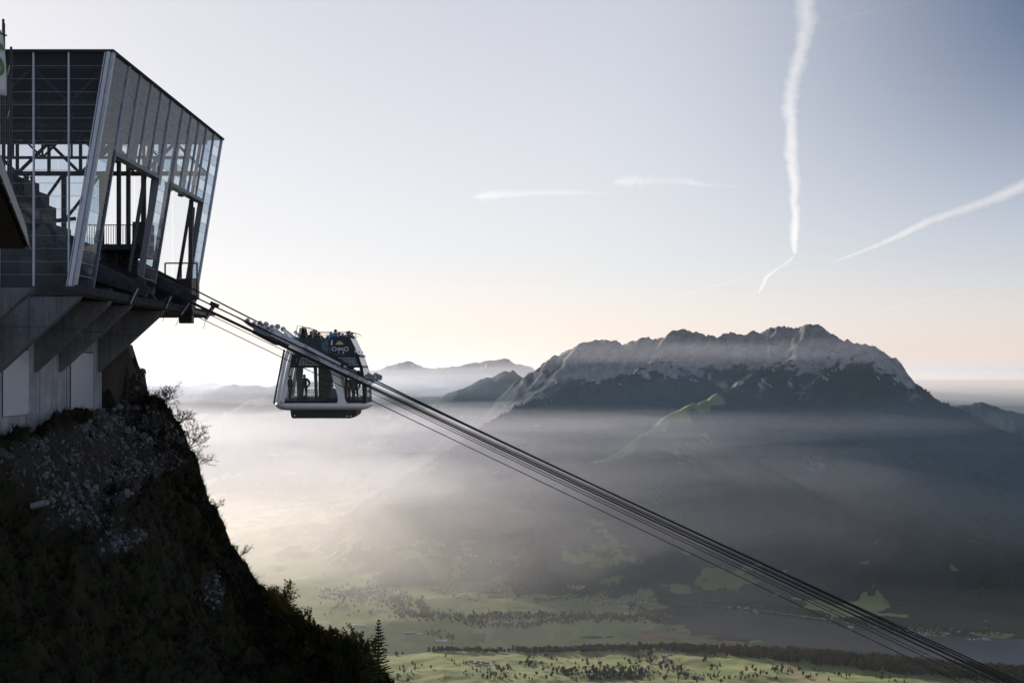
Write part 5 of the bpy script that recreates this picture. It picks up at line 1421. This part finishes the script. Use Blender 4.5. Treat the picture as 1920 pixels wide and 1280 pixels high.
for i in range(16):                  # filling of the thicket below its skyline
    px = rg.uniform(500, 700); Y = rg.uniform(84, 91); base_y = np.interp(px, [500, 560, 640, 700], [1112, 1156, 1200, 1246])
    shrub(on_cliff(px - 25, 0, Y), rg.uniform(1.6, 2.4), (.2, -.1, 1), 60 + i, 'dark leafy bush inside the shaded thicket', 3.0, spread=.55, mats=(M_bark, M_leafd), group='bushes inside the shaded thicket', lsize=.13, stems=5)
def spruce(loc, h, r, seed, label, tiers=26):
    rg = random.Random(seed); e = empty('spruce_tree', loc, 0, label, 'tree')
    mb = MB(); mb.tube([(0, 0, -.6), (0, 0, h * .5), (0, 0, h)], [.09, .06, .012], 7); mb.build('trunk', M_bark, e)
    cr = MB()
    for t in range(tiers):
        f = t / (tiers - 1); z = h * (.06 + .92 * f); L_ = r * (1 - f) ** .85 * rg.uniform(.8, 1.15) + .06
        nb_ = rg.choice((6, 7, 8)) if f < .9 else 4
        for k in range(nb_):
            a = 6.283 * k / nb_ + t * .7 + rg.uniform(-.25, .25); l = L_ * rg.uniform(.65, 1.12); sag = -.28 + .65 * f + rg.uniform(-.08, .08)
            d = Vector((math.cos(a), math.sin(a), 0)); p = Vector((0, 0, z)); side = Vector((-math.sin(a), math.cos(a), 0))
            tip = p + d * l + Vector((0, 0, l * sag + .10 * l)); mid = p + d * l * .55 + Vector((0, 0, l * sag * .75))
            cr.tube([p, mid, tip], [.014, .010, .004], 3, caps=False)
            nn = max(4, int(l / .05))
            for i in range(nn):                                  # needle sprays
                u = (i + .6) / nn; c = p.lerp(mid, u / .55) if u < .55 else mid.lerp(tip, (u - .55) / .45)
                for sgn in (-1, 1):
                    ln = (.07 + .16 * l * (1 - u * .7)) * rg.uniform(.6, 1.2); ee = c + side * sgn * ln * .85 + d * ln * .6 + Vector((0, 0, rg.uniform(-.07, .02)))
                    w = Vector((0, 0, .022 + .012 * rg.random()))
                    cr.add([c - w, c + d * .05, ee, c + w], [(0, 1, 2), (0, 2, 3)])
    o = cr.build('crown', leaf_mat('spruce_needles', (.022, .034, .014)), e)
    o['kind'] = 'stuff'
    return e
p = on_cliff(716, 0, 86.0); top = at(710, 1160, 86.0)
spruce((top.x, 86.0, top.z - 5.3), 5.3, 1.25, 4, 'dark pointed spruce standing alone against the hazy valley')
pt = at(832, 1262, 84.0); tw = MB()
for a, b, r_ in (((-.25, 0, -1.6), (-.1, 0, -.7), .03), ((-.1, 0, -.7), (.12, 0, .02), .018), ((-.1, 0, -.7), (-.3, 0, -.25), .014), ((.03, 0, -.3), (.38, 0, -.12), .012), ((-.1, 0, -.7), (.3, 0, -.42), .012), ((.12, 0, -.42), (.42, .05, -.22), .008)):
    tw.tube([a, Vector(a).lerp(Vector(b), .5) + Vector((.03, 0, .02)), b], [r_, r_ * .8, r_ * .5], 5)
o = tw.build('dead_branch', M_bark); o.location = pt
tag(o, 'bare forked branch poking up at the bottom edge beyond the spruce', 'branch')

# ------------------------------------------------------------------ woods, houses, roads and boats in the valley
rgv = np.random.RandomState(44)
def on_ground(px, py, lo=4300, hi=13500):
    """walks along the sight line to the ground: where this spot of the valley really lies"""
    ds = np.linspace(lo, hi, 1400); X = (px - 960) / F * ds; Z = (695 - py) / F * ds; H = height(X, ds)
    k = np.argmax(H >= Z)
    if H[k] < Z[k]: return None
    return float(X[k]), float(ds[k]), float(H[k])
M_vleaf = [leaf_mat('valley_leaf_dark', (.026, .036, .014)), leaf_mat('valley_leaf_green', (.045, .052, .018)), leaf_mat('valley_leaf_rust', (.075, .055, .022))]
def blob_tree(seed, conifer):
    """small far tree: clumps of leaf faces round limbs; ~150 faces"""
    rg = random.Random(seed); mb = MB()
    mb.tube([(0, 0, -.02), (0, 0, .5)], [.03, .018], 4, 1, False)
    if conifer:
        for t in range(7):
            z = .12 + .13 * t; r_ = .23 * (1 - t / 7.4); n = 7; k0 = rg.uniform(0, 1)
            ring_ = [(math.cos(6.283 * (k + k0) / n) * r_ * rg.uniform(.75, 1.2), math.sin(6.283 * (k + k0) / n) * r_ * rg.uniform(.75, 1.2), z - rg.uniform(.0, .05)) for k in range(n)]
            mb.add(ring_ + [(0, 0, z + .22 - t * .012)], [(k, (k + 1) % n, n) for k in range(n)])
    else:
        for c in range(9):
            a = rg.uniform(0, 6.28); rr_ = rg.uniform(0, .27); cz = rg.uniform(.36, .86); cx_, cy_ = math.cos(a) * rr_, math.sin(a) * rr_; s = rg.uniform(.12, .2)
            for k in range(13):
                n_ = Vector((rg.gauss(0, 1), rg.gauss(0, 1), rg.gauss(.2, 1))).normalized(); p_ = Vector((cx_, cy_, cz)) + n_ * s * rg.uniform(.7, 1.05); b = n_.orthogonal().normalized(); b = Matrix.Rotation(rg.uniform(0, 6), 3, n_) @ b; c_ = n_.cross(b); w = s * rg.uniform(.4, .65)
                mb.add([p_ - b * w, p_ + c_ * w * .8, p_ + b * w, p_ - c_ * w * .8 + n_ * w * .3], [(0, 1, 2), (0, 2, 3)])
    me = bpy.data.meshes.new('far_tree'); me.from_pydata(mb.v, [], mb.f)
    me.polygons.foreach_set('material_index', mb.mi)
    return me
protos = []
for i in range(12):
    me = blob_tree(i, i % 3 == 0); me.materials.append(M_vleaf[(0, 1, 0, 2)[i % 4]] if i % 3 else M_vleaf[0]); me.materials.append(M_bark); protos.append(me)
# the belt of wood along the crest of the near ridge, and clumps on its meadow
def crest(px): return float(np.interp(px, [300, 740, 830, 1000, 1240, 1500, 1700, 1920, 2400], [5750, 5750, 5762, 5779, 5800, 5660, 5585, 5500, 5300]))
belt = []
for px in np.arange(640, 2150, .62):
    dens = float(np.interp(px, [640, 800, 815, 950, 960, 985, 1000, 1240, 1500, 1800, 2150], [.05, .1, .7, .8, .3, .4, .8, 1.0, 1.6, 1.9, 1.9]))
    dens *= .75 + .5 * pnoise(px / 40.0, .5, 9)
    for k in range(int(dens) + (rgv.rand() < dens % 1)):
        wid = 30 + 150 * min(1, max(0, (px - 1100) / 500.0))
        d = crest(px) - rgv.uniform(-25, wid); X = (px + rgv.uniform(-1, 1) - 960) / F * d
        belt.append((X, d, rgv.uniform(16, 30) * (.8 if px < 960 else 1 + .3 * min(1, max(0, (px - 1240) / 300)))))
meadow = []
clumps = [(1100, 1258, 70, 10, 60), (1160, 1262, 80, 12, 75), (1010, 1246, 45, 8, 22), (900, 1262, 30, 8, 14), (930, 1270, 40, 6, 16), (1230, 1248, 40, 8, 26), (1290, 1266, 60, 8, 26), (1190, 1240, 30, 6, 16), (770, 1250, 24, 10, 10), (760, 1272, 30, 6, 8), (1215, 1230, 18, 6, 10),
          (1340, 1252, 14, 5, 6), (1322, 1240, 6, 3, 4), (1420, 1262, 80, 10, 14), (1550, 1268, 90, 8, 16), (1050, 1236, 60, 6, 10), (870, 1240, 60, 12, 6), (1000, 1270, 120, 6, 20), (1700, 1275, 60, 5, 10), (1370, 1272, 60, 5, 16), (1118, 1270, 40, 6, 30), (1180, 1268, 50, 6, 40), (1060, 1262, 20, 5, 22), (940, 1256, 16, 4, 12), (1480, 1258, 40, 5, 14), (1270, 1254, 30, 5, 18)]
for cx_, cy_, rx, ry, n in clumps:
    for k in range(n):
        px = cx_ + rgv.normal(0, rx * .5); py = cy_ + rgv.normal(0, ry * .6); g = on_ground(px, py, 4700, 6100)
        if g and g[1] < 6000: meadow.append((g[0], g[1], rgv.uniform(9, 22)))
allt = [(x, y, h, 0) for x, y, h in belt] + [(x, y, h, 1) for x, y, h in meadow]
gz_ = height(np.array([t[0] for t in allt]), np.array([t[1] for t in allt]))
allt = [(x, y, h, w, float(z)) for (x, y, h, w), z in zip(allt, gz_)]
allt.sort(key=lambda t: -t[2] / t[1])
rg = random.Random(8)
first = [t for t in allt if t[3] == 1][:150] + [t for t in allt if t[3] == 0][:140]
fset = set(id(t) for t in first)
for x, y, h, w, z in first:
    o = bpy.data.objects.new('valley_tree', protos[rg.randrange(12)]); COL.objects.link(o); o.location = (x, y, z - .4); o.scale = (h * rg.uniform(.85, 1.2), h * rg.uniform(.85, 1.2), h); o.rotation_euler = (0, 0, rg.uniform(0, 6))
    if w: tag(o, 'dark tree scattered on the green meadow of the near ridge', 'tree', 'trees scattered on the meadow of the near ridge')
    else: tag(o, 'dark tree in the wooded belt along the crest of the near ridge', 'tree', 'trees in the wooded belt above the lake')
rest = [t for t in allt if id(t) not in fset]
o = scatter_mesh('forest', protos, [((x, y, z - .4), (0, 0, rg.uniform(0, 6)), h, rg.randrange(12)) for x, y, h, w, z in rest], [M_vleaf[0], M_vleaf[1], M_vleaf[2]])
tag(o, kind='stuff')
# far woods and hedgerows: plain little crowns, thousands of them
cone = bpy.data.meshes.new('far_cone'); cone.from_pydata([(.3, 0, 0), (-.15, .26, 0), (-.15, -.26, 0), (0, 0, 1)], [], [(0, 1, 3), (1, 2, 3), (2, 0, 3)])
tuftc = bpy.data.meshes.new('far_round'); tuftc.from_pydata([(.42, 0, .35), (0, .42, .3), (-.42, 0, .4), (0, -.42, .33), (0, 0, .95), (0, 0, -.05)], [], [(0, 1, 4), (1, 2, 4), (2, 3, 4), (3, 0, 4), (1, 0, 5), (2, 1, 5), (3, 2, 5), (0, 3, 5)])
fp = []
ti = np.arange(NR)[(rr > 8200) & (rr < 12200)]
w_ = np.zeros_like(GZ); w_[ti] = forest[ti] * (GZ[ti] > FLOOR + 20)
lap = GZ * 0; q_ = 8; lap[q_:-q_, q_:-q_] = GZ[q_:-q_, q_:-q_] - .25 * (GZ[2*q_:, q_:-q_] + GZ[:-2*q_, q_:-q_] + GZ[q_:-q_, 2*q_:] + GZ[q_:-q_, :-2*q_])
w_ *= sstep(4, 16, lap)          # the crests, where single crowns stand out
prob = (w_ * rr[:, None] * np.gradient(rr)[:, None]).ravel(); prob = prob / prob.sum()
idx = rgv.choice(prob.size, 14000, p=prob); ii, jj = np.unravel_index(idx, GZ.shape)
fx_ = GX[ii, jj] + rgv.uniform(-16, 16, len(ii)); fy_ = GY[ii, jj] + rgv.uniform(-9, 9, len(ii)); fz_ = GZ[ii, jj]
o = scatter_mesh('forest', [cone], [((x, y, z - 6), (0, 0, 0), rgv.uniform(13, 27), k) for k, (x, y, z) in enumerate(zip(fx_, fy_, fz_))], M_vleaf[:2])
tag(o, kind='stuff')
hd = []
def hedge(pts, n, spread, hh):
    for k in range(n):
        t = rgv.rand() * (len(pts) - 1); i = min(int(t), len(pts) - 2); px = pts[i][0] + (pts[i + 1][0] - pts[i][0]) * (t - i) + rgv.normal(0, 2); py = pts[i][1] + (pts[i + 1][1] - pts[i][1]) * (t - i) + rgv.normal(0, spread)
        d = -FLOOR * F / (py - 695); hd.append(((px - 960) / F * d, d, hh * rgv.uniform(.6, 1.2)))
hedge([(740, 1160), (870, 1168), (1000, 1165), (1130, 1168), (1240, 1166)], 620, 3.2, 20); hedge([(870, 1178), (960, 1182), (1080, 1172)], 160, 3, 18)
hedge([(735, 1140), (790, 1150), (800, 1160)], 150, 5, 20); hedge([(1000, 1142), (1100, 1134), (1200, 1132)], 120, 2, 16); hedge([(600, 1130), (700, 1135), (760, 1150)], 260, 8, 16)
hedge([(1180, 1150), (1260, 1158)], 120, 4, 18); hedge([(1240, 1186), (1330, 1194), (1380, 1196)], 90, 1.2, 10); hedge([(820, 1125), (900, 1140)], 60, 6, 14); hedge([(1220, 1134), (1400, 1138), (1500, 1153), (1600, 1170), (1700, 1184)], 420, 2, 16)
hedge([(1700, 1182), (1780, 1186), (1900, 1188)], 200, 3, 16); hedge([(800, 1192), (850, 1200)], 40, 4, 16); hedge([(1190, 1108), (1240, 1095), (1300, 1105)], 240, 8, 22); hedge([(780, 1100), (880, 1122), (1000, 1130)], 110, 6, 14)
hz_ = height(np.array([t[0] for t in hd]), np.array([t[1] for t in hd]))
o = scatter_mesh('hedgerows', [tuftc], [((x, y, z), (0, 0, rg.uniform(0, 6)), h, k) for k, ((x, y, h), z) in enumerate(zip(hd, hz_))], M_vleaf[:2])
tag(o, kind='stuff')

# houses
M_wall = [simple_mat('house_render', c, .85, 0, .06, .3) for c in ((.68, .66, .62), (.55, .5, .44), (.32, .24, .18))]
M_tile = [simple_mat('house_roof', c, .8, 0, .12, .4) for c in ((.16, .085, .06), (.13, .12, .115), (.22, .13, .09), (.5, .5, .5))]
M_pane = simple_mat('house_window', (.03, .035, .04), .2, 0, .05, 1)
def house_mesh(seed, l, w, h, flat=False):
    rg = random.Random(seed); mb = MB(); mb.box(-l / 2, l / 2, -w / 2, w / 2, -3, h, 0)
    rh = w * .38
    if flat: mb.box(-l / 2 - .3, l / 2 + .3, -w / 2 - .3, w / 2 + .3, h + .01, h + .6, 1)
    else:
        mb.prism([(-w / 2, h), (w / 2, h), (0, h + rh)], 'x', -l / 2 + .05, l / 2 - .05, 0)
        for s in (-1, 1):
            mb.prism([(s * (w / 2 + .8), h - .6), (0, h + rh + .1), (0, h + rh + .5), (s * (w / 2 + .8), h - .2)], 'x', -l / 2 - .7, l / 2 + .7, 1)
        mb.box(l * .2, l * .2 + .8, -.4 + w * .2, .4 + w * .2, h + rh * .3, h + rh + .9, 0)
    for k in range(int(l / 3)):
        for f in range(int(h / 2.8)):
            x = -l / 2 + 1.5 + k * 3; mb.box(x - .55, x + .55, -w / 2 - .05, -w / 2 + .02, 1 + f * 2.8, 2.3 + f * 2.8, 2)
    me = bpy.data.meshes.new('house'); me.from_pydata(mb.v, [], mb.f); me.polygons.foreach_set('material_index', mb.mi)
    for m_ in (M_wall[(0, 0, 1, 2, 0, 1)[seed % 6]], M_tile[seed % 3] if not flat else M_tile[3], M_pane): me.materials.append(m_)
    return me
hm = [house_mesh(i, rg.uniform(11, 17), rg.uniform(8, 11), rg.uniform(5.5, 8)) for i in range(8)]
hall = [house_mesh(20 + i, 46 + 14 * i, 26, 10, True) for i in range(3)]
def put_house(px, py, me, label, group, lo=4700, hi=12500, rz=None, name='house', cat='house', s=1.0):
    g = on_ground(px, py, lo, hi)
    if not g: return
    o = bpy.data.objects.new(name, me); COL.objects.link(o); o.location = g; o.rotation_euler = (0, 0, rg.uniform(-.6, .6) if rz is None else rz); o.scale = (s,) * 3
    tag(o, label, cat, group)
def village(cx_, cy_, rx, ry, n, label, group, lo=4700, hi=12500, s=1.0):
    for k in range(n): put_house(cx_ + rgv.normal(0, rx * .55), cy_ + rgv.normal(0, ry * .55), hm[rg.randrange(8)], label, group, lo, hi, None, 'house', 'house', s)
village(660, 1125, 70, 26, 80, 'small house in the hazy village at the foot of the meadows', 'houses of the hazy village', 7000)
village(705, 1100, 14, 10, 14, 'bright house in the upper cluster of the hazy village', 'houses of the upper village cluster', 7000)
village(1160, 1131, 60, 6, 46, 'pale house of the lakeside village by the reed shore', 'houses of the lakeside village', 7000)
village(1080, 1100, 22, 5, 12, 'house on the terrace above the lakeside village', 'houses above the lakeside village', 7000)
village(1750, 1184, 48, 5, 40, 'house of the village on the far lake shore', 'houses on the far lake shore', 7000)
village(1150, 1262, 55, 9, 26, 'farm house among trees in the hamlet on the near ridge', 'houses of the hamlet on the near ridge', 4700, 6100)
village(905, 1246, 30, 6, 7, 'farm house on the open meadow of the near ridge', 'farm houses on the open meadow', 4700, 6100)
village(1240, 1232, 14, 4, 4, 'house below the wooded crest of the near ridge', 'houses below the wooded crest', 4700, 6100)
village(1310, 1272, 20, 4, 5, 'farm building at the lower edge of the ridge meadow', 'farm buildings at the lower meadow edge', 4700, 6100)
village(1400, 1142, 60, 4, 8, 'house beside the shore road of the lake', 'houses beside the shore road', 7000)
village(860, 1040, 120, 22, 14, 'lone farm house on the hazy slope above the valley', 'farm houses on the hazy slope', 8000)
put_house(768, 1188, hall[1], 'large pale hall with a flat roof in the hazy fields', None, 6000, 9500, .2, 'hall', 'hall')
put_house(785, 1189, hall[0], 'smaller pale hall beside the large one in the hazy fields', None, 6000, 9500, .2, 'hall', 'hall', .7)
put_house(828, 1202, hall[2], 'long low shed with a pale roof beside the ploughed field', None, 6000, 9500, .1, 'hall', 'hall', .8)
put_house(672, 1174, hall[2], 'long bright sawtooth factory hall at the village edge', None, 6000, 9500, .1, 'hall', 'hall')
put_house(1178, 1152, hall[0], 'pale cubic building standing alone between reed shore and village', None, 6000, 9500, .3, 'hall', 'hall')
put_house(1595, 1176, hm[0], 'bright lakeside house under the ropes on the far shore', None, 6500, 9500, .3, 'house', 'house', 1.6)
# boats
M_boat = simple_mat('boat_hull', (.80, .80, .78), .3, 0, .05, 1)
def boat_mesh(seed):
    mb = MB(); mb.prism([(-4, -1.3), (2.2, -1.5), (5, 0), (2.2, 1.5), (-4, 1.3)], 'z', 0, 1.2, 0); mb.prism([(-1.8, -.9), (1.6, -.8), (1.6, .8), (-1.8, .9)], 'z', 1.21, 2.2, 0)
    mb.tube([(.3, 0, 2.2), (.3, 0, 12)], .12, 4, 0); mb.tube([(.3, 0, 3.2), (-3.6, 0, 3.1)], .1, 4, 0)
    me = bpy.data.meshes.new('boat'); me.from_pydata(mb.v, [], mb.f); me.materials.append(M_boat); return me
bmesh_ = boat_mesh(0)
def boats(px0, py0, px1, py1, n, rows, label, group):
    for k in range(n):
        t = rgv.rand(); r_ = rg.randrange(rows); py = py0 + (py1 - py0) * (r_ + .5) / rows + rgv.uniform(-.3, .3); px = px0 + (px1 - px0) * t + r_ * 2
        d = (-FLOOR - .4) * F / (py - 695); o = bpy.data.objects.new('boat', bmesh_); COL.objects.link(o); o.location = ((px - 960) / F * d, d, FLOOR + .05); o.rotation_euler = (0, 0, rg.choice((1.4, 1.55, -1.6, 1.7)))
        tag(o, label, 'boat', group)
boats(1212, 1149, 1256, 1160, 46, 5, 'white boat moored at the jetties by the reed shore', 'boats moored by the reed shore')
boats(1812, 1195.4, 1856, 1199.5, 34, 2, 'white boat moored off the village on the far shore', 'boats moored on the far shore')
# roads, reeds, ploughed fields: sheets just above the ground
M_road = simple_mat('pale_road', (.24, .235, .22), .9, 0, .06, .05)
def ribbon(name, pts, w, mat, z=1.2):
    P = []
    for i in range(len(pts) - 1):
        for t in np.linspace(0, 1, 24, endpoint=False):
            px = pts[i][0] + (pts[i + 1][0] - pts[i][0]) * t; py = pts[i][1] + (pts[i + 1][1] - pts[i][1]) * t; d = -FLOOR * F / (py - 695); P.append(((px - 960) / F * d, d))
    P = np.array(P); T = np.gradient(P, axis=0); T /= np.linalg.norm(T, axis=1)[:, None]; Nn = np.stack([-T[:, 1], T[:, 0]], -1) * w / 2
    A, B = P + Nn, P - Nn; za = height(A[:, 0], A[:, 1]) + z; zb = height(B[:, 0], B[:, 1]) + z; zz_ = np.maximum(za, zb)
    mb = MB(); n = len(P); mb.add([(*a, h) for a, h in zip(A, zz_)] + [(*b, h) for b, h in zip(B, zz_)], [(i, i + 1, n + i + 1, n + i) for i in range(n - 1)])
    return tag(mb.build(name, mat), kind='structure')
ribbon('road', [(835, 1158), (900, 1153), (1000, 1150), (1060, 1144), (1140, 1143), (1190, 1139)], 22, M_road)
ribbon('road', [(900, 1159), (1000, 1155), (1080, 1146)], 12, M_road, 1.4)
ribbon('road', [(1112, 1143), (1133, 1164)], 12, M_road, 1.6)
ribbon('road', [(750, 1226), (900, 1220), (1050, 1214), (1120, 1206), (1200, 1200), (1260, 1196)], 12, M_road)
ribbon('road', [(1200, 1134), (1360, 1136.5), (1430, 1146), (1500, 1156.5), (1610, 1173.5), (1700, 1185.5)], 14, M_road, 2)
def sheet(name, pts, mat, z=.6, grid=18):
    P = np.array([((px - 960) / F * (-FLOOR * F / (py - 695)), -FLOOR * F / (py - 695)) for px, py in pts])
    a, b, c, d = P; mb = MB(); vs = []
    for i in range(grid + 1):
        for j in range(grid + 1):
            u, v = i / grid, j / grid; p = (a * (1 - u) + b * u) * (1 - v) + (d * (1 - u) + c * u) * v; vs.append(p)
    vs = np.array(vs); h = np.maximum(height(vs[:, 0], vs[:, 1]), FLOOR + .3) + z; k = grid + 1
    mb.add([(*p, q_) for p, q_ in zip(vs, h)], [(i * k + j, (i + 1) * k + j, (i + 1) * k + j + 1, i * k + j + 1) for i in range(grid) for j in range(grid)])
    return tag(mb.build(name, mat), kind='structure')
M_reed = simple_mat('orange_reed', (.20, .125, .06), .95, 0, .35, .012); M_plough = simple_mat('ploughed_soil', (.17, .11, .08), .95, 0, .2, .02); M_crop = simple_mat('pale_crop', (.17, .19, .07), .95, 0, .12, .02)
sheet('reed_bed', [(1200, 1187), (1300, 1188), (1385, 1194.5), (1200, 1206)], M_reed); sheet('reed_bed', [(1250, 1172), (1288, 1171), (1280, 1180), (1235, 1178)], M_reed, .7); sheet('reed_bed', [(1300, 1205), (1395, 1204), (1420, 1214), (1310, 1213)], M_reed, .65)
sheet('field', [(880, 1194), (912, 1193), (908, 1208), (886, 1206)], M_plough); sheet('field', [(1040, 1189), (1072, 1188), (1073, 1199), (1042, 1201)], M_crop)
sheet('field', [(930, 1180), (1010, 1176), (1030, 1196), (920, 1204)], M_crop, .9); sheet('field', [(1080, 1148), (1112, 1146), (1130, 1162), (1060, 1162)], M_crop, .9)

# ------------------------------------------------------------------ contrails and a few high clouds, far above the haze
M_trail = [volume_mat('trail_ice', 1.25e-4, .6, (1, 1, 1)), volume_mat('thin_ice', 1.0e-4, .6, (1, 1, 1)), volume_mat('cloud_ice', 1.0e-4, .6, (1, 1, 1))]
ALT = 8500.0
def sky_at(px, py, alt=ALT): return at(px, py, alt * F / (695 - py))
def trail(name, label, cat, pts, widths, mat, seed, flat=.45, n=60, lobes=1.0, group=None, fringe=0, alt=ALT):
    """ragged tube of ice fog along a path in the sky: rings of uneven radius"""
    rg = random.Random(seed); t = np.linspace(0, len(pts) - 1, n); px = np.interp(t, range(len(pts)), [p[0] for p in pts]); py = np.interp(t, range(len(pts)), [p[1] for p in pts]); w = np.interp(t, range(len(pts)), widths)
    vs = []; K = 12; P = [sky_at(a, b, alt) for a, b in zip(px, py)]
    for i in range(n):
        T_ = (P[min(i + 1, n - 1)] - P[max(i - 1, 0)]).normalized(); side = T_.cross(Vector((0, 0, 1))).normalized(); up = side.cross(T_)
        d_ = P[i].y; ends = min(1, i / 3, (n - 1 - i) / 3)
        for k in range(K):
            a = 6.283 * k / K; r_ = w[i] / F * d_ * .5 * (1 + lobes * (.26 * pnoise(i * 25.0 / n, k * .8, seed) + .24 * pnoise(i * 90.0 / n, k * 1.1, seed + 3) + .20 * pnoise(i * 210.0 / n, k * 1.3, seed + 5))) * max(ends, .05)
            vs.append(P[i] + side * math.cos(a) * r_ + up * math.sin(a) * r_ * flat)
    fs = [(i * K + k, i * K + (k + 1) % K, (i + 1) * K + (k + 1) % K, (i + 1) * K + k) for i in range(n - 1) for k in range(K)] + [tuple(range(K))[::-1], tuple(range((n - 1) * K, n * K))]
    mb = MB(); mb.add(vs, fs, 0, True)
    o = tag(mb.build(name, mat), label, cat, group)
    for f_ in (.66, .36):            # inner cores, so that it thins out at the edges
        mb = MB(); mb.add([P[i // K].lerp(v_, f_) + (v_ - P[i // K]) * .16 * pnoise(i // K * 140.0 / n, i % K * 1.1, seed + 8) for i, v_ in enumerate(vs)], fs, 0, True)
        mb.build('trail_core', mat, o)
    if fringe:                       # combed out wisps along the edges
        mb = MB()
        for q_ in range(fringe):
            i = rg.randrange(3, n - 3); T_ = (P[i + 1] - P[i - 1]).normalized(); side = T_.cross(Vector((0, 0, 1))).normalized(); R_ = w[i] / F * P[i].y * .5; sg = rg.choice((1, 1, 1, -1))
            l = R_ * rg.uniform(.7, 1.9); th = R_ * rg.uniform(.05, .17); c0 = P[i] + side * sg * R_ * rg.uniform(.45, .95) + Vector((0, 0, R_ * rg.uniform(-.25, .25))); d_ = (side * sg + T_ * rg.uniform(-.35, .25)).normalized(); nn_ = d_.cross(T_).normalized(); tt_ = nn_.cross(d_)
            mb.add([c0 - d_ * l * .5, c0 + tt_ * th, c0 + nn_ * th, c0 - tt_ * th, c0 - nn_ * th, c0 + d_ * l * .5], [(0, 2, 1), (0, 3, 2), (0, 4, 3), (0, 1, 4), (5, 1, 2), (5, 2, 3), (5, 3, 4), (5, 4, 1)])
        mb.build('trail_wisps', mat, o)['kind'] = 'stuff'
    return o
path = [(1509, -40), (1510, 0), (1513, 40), (1503, 90), (1493, 130), (1484, 160), (1480, 200), (1484, 240), (1484, 290), (1486, 320), (1491, 350), (1488, 380), (1492, 400), (1490, 430), (1489, 455), (1491, 478)]
trail('contrail', 'broad white contrail rising almost straight up the sky', 'contrail', path, [46, 42, 40, 35, 33, 30, 31, 28, 28, 24, 22, 18, 17, 19, 15, 7], M_trail[0], 1, .6, 260, 1.5, fringe=900)
trail('contrail', 'faint pinkish tail hooked under the end of the straight contrail', 'contrail', [(1491, 478), (1478, 490), (1455, 505), (1437, 520), (1430, 535), (1421, 552)], [8, 8, 8, 10, 8, 4], M_trail[1], 5)
trail('contrail', 'wide slanting contrail widening towards the side of the sky', 'contrail', [(1560, 492), (1620, 470), (1680, 445), (1740, 415), (1800, 395), (1860, 375), (1920, 348), (1990, 318)], [8, 14, 22, 28, 34, 40, 48, 54], M_trail[2], 6, .45, 150, fringe=300)
trail('contrail', 'thin faint streak crossing behind the top of the straight contrail', 'contrail', [(1370, 62), (1480, 50), (1560, 42), (1640, 22), (1720, 6)], [4, 18, 22, 18, 8], M_trail[1], 7, alt=10800)
trail('contrail', 'thin line low above the right end of the mountain', 'contrail', [(1640, 588), (1700, 568), (1800, 545), (1930, 516)], [3, 4, 5, 4], M_trail[1], 8)
trail('contrail', 'long hair thin line low above the middle of the mountain', 'contrail', [(1220, 568), (1330, 538), (1430, 513), (1500, 490), (1640, 486)], [3, 4, 4, 4, 3], M_trail[1], 9)
trail('cloud', 'small wispy white cloud with a long thin tail', 'cloud', [(1150, 342), (1175, 339), (1210, 340), (1250, 338), (1290, 340), (1320, 346), (1370, 350), (1420, 352)], [12, 30, 22, 19, 20, 12, 8, 3], M_trail[2], 10, .9, 150, 2.3, fringe=300)
trail('cloud', 'flatter fainter wisp of cloud below the small white one', 'cloud', [(886, 370), (905, 368), (950, 364), (1000, 362), (1050, 361), (1110, 363), (1160, 364)], [8, 24, 19, 17, 17, 10, 3], M_trail[2], 11, .9, 150, 2.4, fringe=260)
